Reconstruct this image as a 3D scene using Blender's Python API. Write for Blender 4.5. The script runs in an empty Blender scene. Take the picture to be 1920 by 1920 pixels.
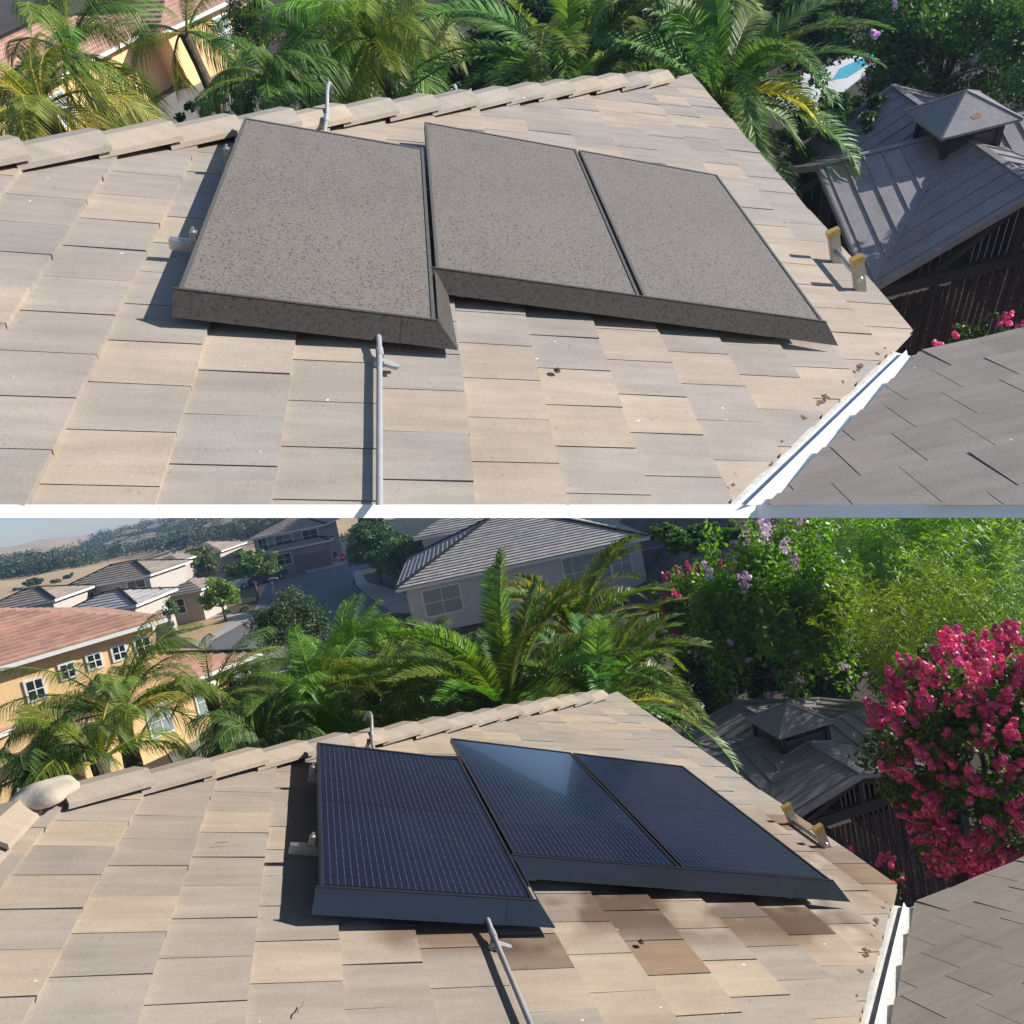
import bpy, bmesh, math, random
import numpy as np
from mathutils import Vector, Matrix

# ------------------------------------------------------------------ camera, world, suns
HC = 10.0            # camera height above the garden ground
F = 1400.0           # focal length in pixels of a 1920 px wide picture
TH = math.radians(23.5)
scene = bpy.context.scene

def basis(A, B):
    A = np.array(A, float); B = np.array(B, float)
    B /= np.linalg.norm(B); A -= (A@B)*B; A /= np.linalg.norm(A)
    N = np.cross(A, B); U = math.cos(TH)*N - math.sin(TH)*A
    return np.array([np.cross(B, U), B, U]).T, A, B, N

class Place: pass
def make_place(A, B, p0, name):
    P = Place(); P.R, P.A, P.B, P.N = basis(A, B); P.p0c = np.array(p0)
    P.c = np.array([0, 0, HC]); P.p0 = P.R.T@P.p0c + P.c
    P.name = name
    P.a = P.R.T@P.A; P.b = P.R.T@P.B; P.n = P.R.T@P.N
    return P
PL = make_place((.9451,.2617,-.1955), (-.2589,.9651,.0406), (-.8714,3.3885,-1.7019), 'after_place')
PU = make_place((.973,.2215,-.0647), (-.1085,.6867,.7188), (-1.3436,3.0049,.8962), 'before_place')

def ray(u, v): return np.array([(u-960)/F, 1., -(v-960)/F])
def dray(P, u, v): return P.R.T@ray(u, v)
def at(P, u, v, d): return P.c + dray(P, u, v)*d                 # at depth d
def hz(P, u, v, z=0.):
    r = dray(P, u, v); return P.c + r*((z-HC)/r[2])
def onroof(P, u, v, n=-.14):
    r = ray(u, v); t = (P.N@P.p0c + n)/(P.N@r); return P.c + P.R.T@(r*t)
def stn(P, s, t, n=0.): return P.p0 + P.a*s + P.b*t + P.n*n
def proj(P, q):
    c = P.R@(np.array(q)-P.c); return 960+F*c[0]/c[1], 960-F*c[2]/c[1], c[1]

# world = local frame of the lower (after) place
MU = np.eye(4); Rm = PL.R.T@PU.R; MU[:3,:3] = Rm; MU[:3,3] = PL.c - Rm@PU.c
MU = Matrix(MU.tolist())

cam_d = bpy.data.cameras.new('camera'); cam = bpy.data.objects.new('camera', cam_d)
scene.collection.objects.link(cam)
cam_d.sensor_width = 36; cam_d.lens = 36*F/1920; cam_d.clip_end = 6000; cam_d.clip_start = .05
cx, cy_, cz = PL.R.T@np.array([1,0,0.]), PL.R.T@np.array([0,0,1.]), PL.R.T@np.array([0,-1.,0])
cm = np.eye(4); cm[:3,0] = cx; cm[:3,1] = cy_; cm[:3,2] = cz; cm[:3,3] = PL.c
cam.matrix_world = Matrix(cm.tolist()); scene.camera = cam

SUN_STRENGTH = 4.9; SKY = .062; EXPOSURE = 0.84
sdir = PL.a*.69 + PL.n*.725 + PL.b*.03; sdir /= np.linalg.norm(sdir)
elev = math.asin(sdir[2]); azim = math.atan2(sdir[0], sdir[1])
world = bpy.data.worlds.new('World'); scene.world = world; world.use_nodes = True
nt = world.node_tree; bg = nt.nodes['Background']; sky = nt.nodes.new('ShaderNodeTexSky')
sky.sky_type = 'NISHITA'; sky.sun_disc = False; sky.sun_elevation = elev; sky.sun_rotation = azim
sky.air_density = 1.0; sky.dust_density = .1; sky.ozone_density = 3.0; sky.altitude = 800
nt.links.new(sky.outputs[0], bg.inputs[0]); bg.inputs[1].default_value = SKY
COL = {}
for P in (PL, PU):
    COL[P.name] = bpy.data.collections.new(P.name); scene.collection.children.link(COL[P.name])
def sun(P, M):
    l = bpy.data.lights.new('sun', 'SUN'); o = bpy.data.objects.new('sun', l); scene.collection.objects.link(o)
    l.energy = SUN_STRENGTH; l.angle = math.radians(.5); l.color = (1, .95, .87)
    d = M.to_3x3()@Vector(sdir.tolist())
    o.rotation_euler = (-d).to_track_quat('-Z', 'Y').to_euler()
    o.light_linking.receiver_collection = COL[P.name]
    o.light_linking.blocker_collection = COL[P.name]
sun(PL, Matrix.Identity(4)); sun(PU, MU)
scene.view_settings.view_transform = 'Standard'; scene.view_settings.look = 'None'
scene.view_settings.exposure = EXPOSURE; scene.view_settings.gamma = 1

# ------------------------------------------------------------------ helpers
BASE = {}
CUR = [PL]
def link(o): COL[CUR[0].name].objects.link(o)
class MB:
    def __init__(s): s.v = []; s.f = []; s.c = []; s.col = (1, 1, 1)
    def add(s, vs, fs, col=None):
        k = len(s.v); s.v += [tuple(map(float, q)) for q in vs]; s.f += [tuple(i+k for i in q) for q in fs]
        s.c += [col or s.col]*len(fs)
    def box(s, c, ax, h, col=None):
        c = np.array(c, float); X, Y, Z = [np.array(a, float) for a in ax]
        vs = [c+X*i*h[0]+Y*j*h[1]+Z*k*h[2] for i in (-1,1) for j in (-1,1) for k in (-1,1)]
        s.add(vs, [(0,1,3,2),(4,6,7,5),(0,4,5,1),(2,3,7,6),(0,2,6,4),(1,5,7,3)], col)
    def bar(s, a, b, w, t, up=(0,0,1), col=None):
        a = np.array(a, float); b = np.array(b, float); d = b-a; L = np.linalg.norm(d); d /= L
        up = np.array(up, float); x = np.cross(d, up); x /= np.linalg.norm(x); z = np.cross(x, d)
        s.box((a+b)/2, (x, d, z), (w/2, L/2, t/2), col)
    def tube(s, path, r, n=10, col=None, caps=True):
        path = [np.array(p, float) for p in path]; rr = r if hasattr(r, '__len__') else [r]*len(path)
        vs = []; ref = np.array([0.1,.2,1.])
        for i, p in enumerate(path):
            d = path[min(i+1, len(path)-1)]-path[max(i-1, 0)]; d /= np.linalg.norm(d)
            x = np.cross(d, ref); x /= np.linalg.norm(x)+1e-9; y = np.cross(d, x)
            for k in range(n):
                a = 2*math.pi*k/n; vs.append(p+(x*math.cos(a)+y*math.sin(a))*rr[i])
        fs = [(i*n+k, i*n+(k+1)%n, (i+1)*n+(k+1)%n, (i+1)*n+k) for i in range(len(path)-1) for k in range(n)]
        if caps: fs += [tuple(range(n))[::-1], tuple((len(path)-1)*n+k for k in range(n))]
        s.add(vs, fs, col)
    def prism(s, pts, off, col=None):
        n = len(pts); off = np.array(off, float); pts = [np.array(p, float) for p in pts]
        vs = pts+[p+off for p in pts]
        s.add(vs, [tuple(range(n))[::-1], tuple(range(n, 2*n))]+[(i, (i+1)%n, n+(i+1)%n, n+i) for i in range(n)], col)
def mesh_obj(name, mb, mat, base, cut=False, smooth=False):
    me = bpy.data.meshes.new(name)
    v = np.array(mb.v) - np.array(base)
    me.from_pydata(v.tolist(), [], mb.f)
    if any(c != (1,1,1) for c in mb.c[:1]+mb.c[-1:]) or len(set(mb.c[:500])) > 1:
        ca = me.color_attributes.new('tint', 'FLOAT_COLOR', 'CORNER')
        ln = np.array([len(f) for f in mb.f]); cc = np.repeat(np.array([tuple(c)+(1,) for c in mb.c], float), ln, axis=0)
        ca.data.foreach_set('color', cc.ravel())
    if cut:
        P = CUR[0]; bm = bmesh.new(); bm.from_mesh(me)
        for pl, no in cut:
            bmesh.ops.bisect_plane(bm, geom=bm.verts[:]+bm.edges[:]+bm.faces[:], plane_co=Vector((np.array(pl)-base).tolist()),
                                   plane_no=Vector([float(x) for x in no]), clear_outer=True, dist=1e-5)
        bm.to_mesh(me); bm.free()
    if smooth:
        me.polygons.foreach_set('use_smooth', [True]*len(me.polygons))
    me.materials.append(mat)
    me.update()
    return bpy.data.objects.new(name, me)
def props(o, label, cat, group=None):
    o['label'] = label; o['category'] = cat
    if group: o['group'] = group
def thing(name, base, label, cat, group=None):
    o = bpy.data.objects.new(name, None); link(o); o.location = [float(x) for x in base]; o.empty_display_size = .2
    BASE[o.name] = np.array(base, float); props(o, label, cat, group); return o
def part(name, mb, mat, parent, cut=False, smooth=False, label=None):
    if not mb.f: return None
    b = BASE[parent.name]; o = mesh_obj(name, mb, mat, b, cut, smooth); link(o); o.parent = parent; BASE[o.name] = b
    if label: o['label'] = label
    return o
def single(name, mb, mat, base, label, cat, group=None, cut=False, smooth=False):
    o = mesh_obj(name, mb, mat, np.array(base, float), cut, smooth); link(o); o.location = [float(x) for x in base]
    BASE[o.name] = np.array(base, float); props(o, label, cat, group); return o
def structure(name, mb, mat, kind='structure', cut=False, smooth=False):
    o = mesh_obj(name, mb, mat, np.zeros(3), cut, smooth); link(o); o['kind'] = kind; return o

# ------------------------------------------------------------------ materials
def newmat(name):
    m = bpy.data.materials.new(name); m.use_nodes = True; return m, m.node_tree, m.node_tree.nodes['Principled BSDF']
def N(nt, t, **k):
    n = nt.nodes.new(t)
    for a, b in k.items():
        if a in n.inputs: n.inputs[a].default_value = b
        else: setattr(n, a, b)
    return n
def mixrgb(nt, fac, a, b, mode='MIX'):
    n = nt.nodes.new('ShaderNodeMix'); n.data_type = 'RGBA'; n.blend_type = mode
    for s, x in ((0, fac), (6, a), (7, b)):
        if isinstance(x, bpy.types.NodeSocket): nt.links.new(x, n.inputs[s])
        else: n.inputs[s].default_value = x if s == 0 else (*x, 1)
    return n.outputs[2]
def ramp(nt, src, p):
    r = nt.nodes.new('ShaderNodeValToRGB'); e = r.color_ramp.elements
    e[0].position, e[0].color = p[0][0], (*[p[0][1]]*3, 1); e[1].position, e[1].color = p[-1][0], (*[p[-1][1]]*3, 1)
    for q in p[1:-1]: x = e.new(q[0]); x.color = (*[q[1]]*3, 1)
    nt.links.new(src, r.inputs[0]); return r.outputs[0]
def noise(nt, scale, detail=4, rough=.6, vec=None):
    n = N(nt, 'ShaderNodeTexNoise', Scale=scale, Detail=detail, Roughness=rough)
    if vec is None:
        vec = nt.nodes.new('ShaderNodeTexCoord').outputs['Object']
    nt.links.new(vec, n.inputs['Vector']); return n.outputs['Fac']
def bump(nt, b, src, strength=.3, dist=.01):
    n = nt.nodes.new('ShaderNodeBump'); n.inputs['Strength'].default_value = strength; n.inputs['Distance'].default_value = dist
    nt.links.new(src, n.inputs['Height']); nt.links.new(n.outputs[0], b.inputs['Normal'])
def pbr(name, col, rough=.7, var=.15, scale=8, metal=0, bmp=.2, bdist=.005, tint=False, fine=None, spec=.5):
    m, nt, b = newmat(name); b.inputs['Roughness'].default_value = rough; b.inputs['Metallic'].default_value = metal
    b.inputs['Specular IOR Level'].default_value = spec
    nz = noise(nt, scale); c1 = tuple(x*(1-var) for x in col); c2 = tuple(min(1, x*(1+var)) for x in col)
    f = ramp(nt, nz, [(.3, 0), (.7, 1)])
    c = mixrgb(nt, f, c1, c2)
    if fine:
        nf = noise(nt, fine, 3, .7); c = mixrgb(nt, .35, c, ramp(nt, nf, [(.3, .35), (.65, 1)]), 'MULTIPLY')
    if tint:
        a = N(nt, 'ShaderNodeVertexColor'); a.layer_name = 'tint'; c = mixrgb(nt, 1., c, a.outputs[0], 'MULTIPLY')
    nt.links.new(c, b.inputs['Base Color'])
    if bmp: bump(nt, b, noise(nt, scale*6), bmp, bdist)
    return m
def leafmat(name, col, trans=.35, rough=.5, tint=True):
    m, nt, b = newmat(name); out = nt.nodes['Material Output']
    c = (*col, 1)
    rgb = N(nt, 'ShaderNodeRGB'); rgb.outputs[0].default_value = c; src = rgb.outputs[0]
    if tint:
        a = N(nt, 'ShaderNodeVertexColor'); a.layer_name = 'tint'; src = mixrgb(nt, 1., src, a.outputs[0], 'MULTIPLY')
    nt.links.new(src, b.inputs['Base Color']); b.inputs['Roughness'].default_value = rough
    t = N(nt, 'ShaderNodeBsdfTranslucent'); mx = N(nt, 'ShaderNodeMixShader'); mx.inputs[0].default_value = trans
    h = N(nt, 'ShaderNodeHueSaturation'); h.inputs['Saturation'].default_value = 1.15; h.inputs['Value'].default_value = 1.5
    nt.links.new(src, h.inputs['Color']); nt.links.new(h.outputs[0], t.inputs[0])
    nt.links.new(b.outputs[0], mx.inputs[1]); nt.links.new(t.outputs[0], mx.inputs[2]); nt.links.new(mx.outputs[0], out.inputs[0])
    return m

def tile_material(name, P=None, wet=False):
    m, nt, b = newmat(name); b.inputs['Roughness'].default_value = .85; b.inputs['Specular IOR Level'].default_value = .25
    tc = nt.nodes.new('ShaderNodeTexCoord').outputs['Object']
    a = N(nt, 'ShaderNodeVertexColor'); a.layer_name = 'tint'
    mp = N(nt, 'ShaderNodeMapping'); mp.inputs['Scale'].default_value = (1, 9, 1); nt.links.new(tc, mp.inputs[0])
    streak = ramp(nt, noise(nt, 1.6, 5, .6, mp.outputs[0]), [(.3, .86), (.7, 1.08)])
    grit = ramp(nt, noise(nt, 90, 3, .8, tc), [(.3, .88), (.62, 1.0), (.8, 1.06)])
    blot = ramp(nt, noise(nt, 2.3, 4, .6, tc), [(.3, .90), (.7, 1.07)])
    spot = ramp(nt, noise(nt, 33, 2, .5, tc), [(.24, .6), (.33, 1)])
    c = mixrgb(nt, 1., a.outputs[0], streak, 'MULTIPLY'); c = mixrgb(nt, 1., c, grit, 'MULTIPLY')
    c = mixrgb(nt, 1., c, blot, 'MULTIPLY'); c = mixrgb(nt, .5, c, spot, 'MULTIPLY'); c = mixrgb(nt, ramp(nt, noise(nt, 21, 1, .5, tc), [(.80, 0), (.815, 1)]), c, (.66, .64, .60))
    if wet:
        # rinse water run-off: a damp band on the tiles under the two skirts
        geo = nt.nodes.new('ShaderNodeSeparateXYZ'); nt.links.new(tc, geo.inputs[0])
        wn = noise(nt, 2.6, 2, .5, tc)
        def math_(op, x, y):
            n = nt.nodes.new('ShaderNodeMath'); n.operation = op
            for i, q in enumerate((x, y)):
                if isinstance(q, bpy.types.NodeSocket): nt.links.new(q, n.inputs[i])
                else: n.inputs[i].default_value = q
            return n.outputs[0]
        def band(x0, x1, y0, y1, e=.12):
            def st(sock, lo, hi):
                r = nt.nodes.new('ShaderNodeMapRange'); r.interpolation_type = 'SMOOTHSTEP'
                r.inputs[1].default_value = lo; r.inputs[2].default_value = hi; nt.links.new(sock, r.inputs[0]); return r.outputs[0]
            X, Y = geo.outputs[0], geo.outputs[1]
            k = math_('MULTIPLY', st(X, x0-e, x0+e), math_('SUBTRACT', 1., st(X, x1-e, x1+e)))
            k2 = math_('MULTIPLY', st(Y, y0-e, y0+e), math_('SUBTRACT', 1., st(Y, y1-e, y1+e)))
            return math_('MULTIPLY', k, k2)
        hb_ = stn(P, 1.5, 3, 0); px, py = P.p0[0]-hb_[0], P.p0[1]-hb_[1]
        k = math_('ADD', band(px+1.0, px+2.9, py+.0, py+1.0), band(px+.2, px+1.1, py-.2, py+.1, .08))
        k = math_('ADD', k, math_('MULTIPLY', band(px+3.0, px+3.4, py+.5, py+2., .15), .5))
        k = math_('MULTIPLY', k, ramp(nt, wn, [(.42, .0), (.53, 1)]))
        k = math_('MULTIPLY', k, .75)
        wetc = mixrgb(nt, 1., c, (.36, .27, .22), 'MULTIPLY')
        c = mixrgb(nt, k, c, wetc)
        rr = nt.nodes.new('ShaderNodeMapRange'); nt.links.new(k, rr.inputs[0]); rr.inputs[3].default_value = .85; rr.inputs[4].default_value = .5
        nt.links.new(rr.outputs[0], b.inputs['Roughness'])
    nt.links.new(c, b.inputs['Base Color']); bump(nt, b, noise(nt, 70, 4, .8, tc), .45, .004)
    return m

def panel_clean(P):
    m, nt, b = newmat('solar_glass_clean'); b.inputs['Roughness'].default_value = .15
    b.inputs['Coat Weight'].default_value = .3; b.inputs['Coat Roughness'].default_value = .03
    uv = nt.nodes.new('ShaderNodeUVMap'); sp = nt.nodes.new('ShaderNodeSeparateXYZ'); nt.links.new(uv.outputs[0], sp.inputs[0])
    def lines(sock, period, width, off=0):
        a = N(nt, 'ShaderNodeMath', operation='ADD'); a.inputs[1].default_value = off; nt.links.new(sock, a.inputs[0])
        q = N(nt, 'ShaderNodeMath', operation='PINGPONG'); q.inputs[1].default_value = period/2; nt.links.new(a.outputs[0], q.inputs[0])
        w = N(nt, 'ShaderNodeMath', operation='LESS_THAN'); w.inputs[1].default_value = width; nt.links.new(q.outputs[0], w.inputs[0]); return w.outputs[0]
    base = mixrgb(nt, ramp(nt, noise(nt, 1.2), [(.3, 0), (.7, 1)]), (.008, .014, .036), (.012, .022, .050))
    ln = lines(sp.outputs[0], .0335, .00135); ds_ = N(nt, 'ShaderNodeMath', operation='MULTIPLY_ADD'); nt.links.new(lines(sp.outputs[1], .078, .007), ds_.inputs[0]); ds_.inputs[1].default_value = -.8; ds_.inputs[2].default_value = 1.
    l2 = N(nt, 'ShaderNodeMath', operation='MULTIPLY'); nt.links.new(ln, l2.inputs[0]); nt.links.new(ds_.outputs[0], l2.inputs[1])
    c = mixrgb(nt, l2.outputs[0], base, (.075, .097, .145))
    c = mixrgb(nt, lines(sp.outputs[1], .94, .006, -.0), c, (.004, .006, .012))
    nt.links.new(c, b.inputs['Base Color'])
    return m
def panel_dusty(name, col, speck=1.0, stretch=(1,1,1), sc=85):
    m, nt, b = newmat(name); b.inputs['Roughness'].default_value = .75; b.inputs['Specular IOR Level'].default_value = .3
    tc = nt.nodes.new('ShaderNodeTexCoord').outputs['Object']
    mp = N(nt, 'ShaderNodeMapping'); mp.inputs['Scale'].default_value = stretch; nt.links.new(tc, mp.inputs[0])
    n1 = noise(nt, sc, 2, .55, mp.outputs[0]); n2 = noise(nt, sc*2.7, 2, .6, mp.outputs[0]); n3 = noise(nt, 1.4, 3, .5, tc)
    dark = ramp(nt, n1, [(.36, 1), (.43, 0)]); dark2 = ramp(nt, n2, [(.38, .7), (.46, 0)])
    lite = ramp(nt, n1, [(.56, 0), (.68, 1)])
    c = mixrgb(nt, ramp(nt, n3, [(.3, 0), (.7, 1)]), tuple(x*.93 for x in col), tuple(x*1.05 for x in col))
    c = mixrgb(nt, lite, c, tuple(x*1.22 for x in col))
    c = mixrgb(nt, dark, c, tuple(x*(1-.62*speck) for x in col)); c = mixrgb(nt, dark2, c, tuple(x*.5 for x in col))
    nt.links.new(c, b.inputs['Base Color']); return m

M = dict(
 tile_b=tile_material('concrete_tile_dry'), tile_a=tile_material('concrete_tile_damp', PL, True),
 mortar=pbr('mortar', (.46,.41,.34), .95, .12, 5, bmp=.35, bdist=.01),
 deck=pbr('roof_deck', (.07,.06,.05), .9), flash=pbr('white_flashing', (.78,.77,.74), .45, .06, 10, fine=30),
 white=pbr('white_paint', (.80,.79,.76), .6, .04, 6, bmp=.05), alu=pbr('aluminium', (.62,.62,.60), .35, .1, 14, metal=.85, bmp=.1),
 alu2=pbr('ladder_rail', (.56,.53,.44), .5, .15, 20, metal=.3, fine=50), yellowcap=pbr('yellow_plastic', (.62,.42,.12), .6, .2, 20),
 pipe=pbr('grey_conduit', (.34,.34,.35), .5, .1, 20, metal=.2), black=pbr('black_frame', (.018,.021,.028), .35, .1, 10, bmp=0),
 skirt_a=pbr('black_skirt_clean', (.020,.027,.040), .30, .2, 3, bmp=0), galv=pbr('bracket_metal', (.42,.44,.43), .5, .2, 30, metal=.3),
 glass_a=panel_clean(PL),
 glass_b=panel_dusty('solar_glass_dusty', (.18,.159,.143)), skirt_b=panel_dusty('black_skirt_dusty', (.066,.059,.054), .7, (1,1,1), 60),
 frame_b=panel_dusty('panel_frame_dusty', (.10,.095,.09), .4, sc=85),
 gaz=pbr('gazebo_metal_roof', (.31,.285,.29), .45, .12, 3, metal=.15, fine=20), gazd=pbr('gazebo_dark_trim', (.05,.048,.055), .5, .1, 8),
 wood=pbr('dark_wood', (.035,.024,.018), .8, .25, 12), rust=pbr('rusty_metal', (.30,.16,.09), .8),
 curtain=pbr('brown_curtain', (.055,.030,.024), .9, .2, 5, tint=True), bulbs=pbr('string_light_bulb', (.55,.52,.46), .3),
 stucco_y=pbr('yellow_stucco', (.86,.58,.28), .95, .06, 4, bmp=.3), stucco_g=pbr('grey_stucco', (.58,.58,.57), .95, .06, 4),
 stucco_t=pbr('tan_stucco', (.44,.36,.30), .95, .06, 4), stucco_p=pbr('pale_stucco', (.46,.41,.37), .95, .06, 4), stucco_b=pbr('brown_stucco', (.36,.28,.23), .95, .06, 4),
 rooft_r=pbr('red_roof_tile', (.56,.33,.25), .9, .15, 3, tint=True, fine=30), rooft_g=pbr('grey_roof_tile', (.46,.44,.43), .9, .15, 3, tint=True, fine=30),
 rooft_b=pbr('brown_roof_tile', (.36,.30,.25), .9, .15, 3, tint=True, fine=30),
 win=pbr('window_glass', (.02,.03,.035), .08, .1, 3, bmp=0), win_l=pbr('window_shade', (.30,.36,.34), .25, .1, 3, bmp=0),
 garage=pbr('garage_door', (.20,.16,.15), .7), soil=pbr('garden_soil', (.065,.048,.032), .95, .35, .5, fine=6),
 dry=pbr('dry_grass', (.52,.36,.19), .95, .25, .02, bmp=0, fine=.4), hillm=pbr('dark_hillside', (.11,.09,.075), .95, .4, .3, bmp=.8, bdist=.3, fine=2),
 asphalt=pbr('asphalt', (.17,.165,.17), .9, .15, .4, fine=30), concrete=pbr('concrete', (.45,.42,.38), .9, .12, .6, fine=8),
 path=pbr('grey_concrete_path', (.26,.235,.215), .9, .15, .8, fine=12), lawn=pbr('lawn', (.07,.13,.03), .95, .3, 1, fine=20),
 patio=pbr('white_patio', (.66,.64,.60), .8, .08, 1), water=pbr('pool_water', (.10,.42,.52), .06, .2, 1.5, bmp=.4, bdist=.02),
 bark=pbr('palm_trunk', (.14,.10,.07), .95, .4, 12, bmp=.8, bdist=.03), bark2=pbr('tree_trunk', (.12,.09,.07), .95, .3, 12),
 carw=pbr('silver_car_paint', (.55,.58,.62), .25, .04, 3, bmp=0), card=pbr('dark_car_paint', (.06,.065,.07), .25, .04, 3, bmp=0), rubber=pbr('rubber', (.02,.02,.02), .8),
 red=pbr('sign_red', (.55,.03,.03), .5, .03, 3, bmp=0), steel=pbr('galvanised_pole', (.45,.46,.46), .5, metal=.3), bin=pbr('bin_plastic', (.04,.05,.05), .6),
 dead=pbr('dead_leaf', (.22,.14,.09), .9),
 phoenix=leafmat('date_palm_leaf', (.15,.25,.06), .38), queen=leafmat('queen_palm_leaf', (.155,.24,.05), .35),
 bamboo=leafmat('bamboo_leaf', (.17,.27,.055), .4), shrub=leafmat('shrub_leaf', (.09,.165,.034), .35), tree=leafmat('tree_leaf', (.14,.22,.045), .3),
 dtree=leafmat('dark_tree_leaf', (.07,.115,.04), .2), pink=leafmat('pink_blossom', (.74,.14,.32), .3), lav=leafmat('lavender_blossom', (.72,.50,.70), .3),
 grovem=leafmat('far_tree_leaf', (.055,.085,.045), .15), fruit=pbr('block_wall_block', (.30,.26,.24), .95, .12, 3, fine=20),
)
def block_mat():
    m, nt, b = newmat('block_wall'); b.inputs['Roughness'].default_value = .95
    uv = nt.nodes.new('ShaderNodeUVMap'); br = nt.nodes.new('ShaderNodeTexBrick'); nt.links.new(uv.outputs[0], br.inputs[0])
    br.inputs['Color1'].default_value = (.30,.26,.25,1); br.inputs['Color2'].default_value = (.24,.215,.21,1); br.inputs['Mortar'].default_value = (.13,.12,.12,1)
    br.inputs['Scale'].default_value = 1; br.inputs['Brick Width'].default_value = .4; br.inputs['Row Height'].default_value = .2; br.inputs['Mortar Size'].default_value = .012
    nt.links.new(br.outputs[0], b.inputs['Base Color']); return m
M['block'] = block_mat()
def set_uv(o, fn):
    me = o.data; uv = me.uv_layers.new(name='UVMap'); co = np.array([v.co for v in me.vertices])
    for l in me.loops: uv.data[l.index].uv = fn(co[l.vertex_index])

rng = random.Random(7)
# ------------------------------------------------------------------ tiled slopes
TAN = (.435,.355,.275); GREY = (.335,.295,.260); MID = (.38,.325,.268)
def tile_col(r):
    k = r.random(); a, b = (TAN, MID) if k < .36 else (GREY, MID); w = r.random()*.6
    j = .94+.10*r.random(); return tuple((x*(1-w)+y*w)*j for x, y in zip(a, b))
def tiles(mb, O, D, L, N_, s0, s1, t0, t1, expo, w, off0, off1, r, thick=.026, lift=.030, gap=.0025):
    """sawtooth concrete tiles: D down slope, L along the course, N_ normal; s measured from O"""
    O, D, L, N_ = [np.array(x, float) for x in (O, D, L, N_)]
    k0 = math.floor((s0-off0)/expo); k1 = math.ceil((s1-off0)/expo)
    for k in range(k0, k1):
        a = off0+k*expo; b = a+expo; ph = (off1 if k % 2 else off1+w/2)
        for j in range(math.floor((t0-ph)/w), math.ceil((t1-ph)/w)):
            ta = ph+j*w+gap; tb = ph+(j+1)*w-gap
            if a < s0-expo or b > s1+expo*.7: continue
            dz = r.uniform(-.003, .003); ds = r.uniform(-.004, .004); tw = r.uniform(-.0025, .0025)
            def q(s, t, n): return O+D*(s+ds)+L*t+N_*n
            up = a-.06; f = lambda s: lift*(s-up)/(b-up)
            z1 = lift+dz; z0 = dz*.3
            vs = [q(up, ta, z0), q(up, tb, z0), q(b, tb, z1+tw), q(b, ta, z1-tw),
                  q(up, ta, z0-thick), q(up, tb, z0-thick), q(b, tb, z1-thick), q(b, ta, z1-thick)]
            mb.add(vs, [(0,3,2,1),(4,5,6,7),(3,7,6,2),(0,4,7,3),(1,2,6,5)], tile_col(r))
def caps(mb, pts, r, wid=.145, lap=.40, rise=.035, up=(0,0,1)):
    a, b = [np.array(p, float) for p in pts]; d = b-a; Lg = np.linalg.norm(d); d /= Lg; up = np.array(up, float)
    x = np.cross(d, up); x /= np.linalg.norm(x); z = np.cross(x, d); n = int(Lg/lap)
    for i in range(n):
        o = a+d*(i*lap); w0 = wid*.92; w1 = wid*1.06; c = tile_col(r); j = r.uniform(-.006, .006)
        def sec(p, w, lift, th=0):
            return [p+x*(-w)+z*(lift-rise-.03+th), p+x*(-w*.45)+z*(lift+th), p+x*(w*.45)+z*(lift+th), p+x*w+z*(lift-rise-.03+th)]
        e = o+d*(lap+.07); A = sec(o-d*.0, w0, .004+j, 0); B = sec(e, w1, .045+j, 0)
        A2 = [p-z*.026 for p in A]; B2 = [p-z*.028 for p in B]; vs = A+B+A2+B2
        fs = [(k, k+1, k+5, k+4) for k in range(3)]+[(8+k+1, 8+k, 12+k, 12+k+1) for k in range(3)]
        fs += [(4+k, 5+k, 13+k, 12+k) for k in range(3)]+[(0, 4, 12, 8), (3, 11, 15, 7)]
        mb.add(vs, fs, c)

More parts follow.
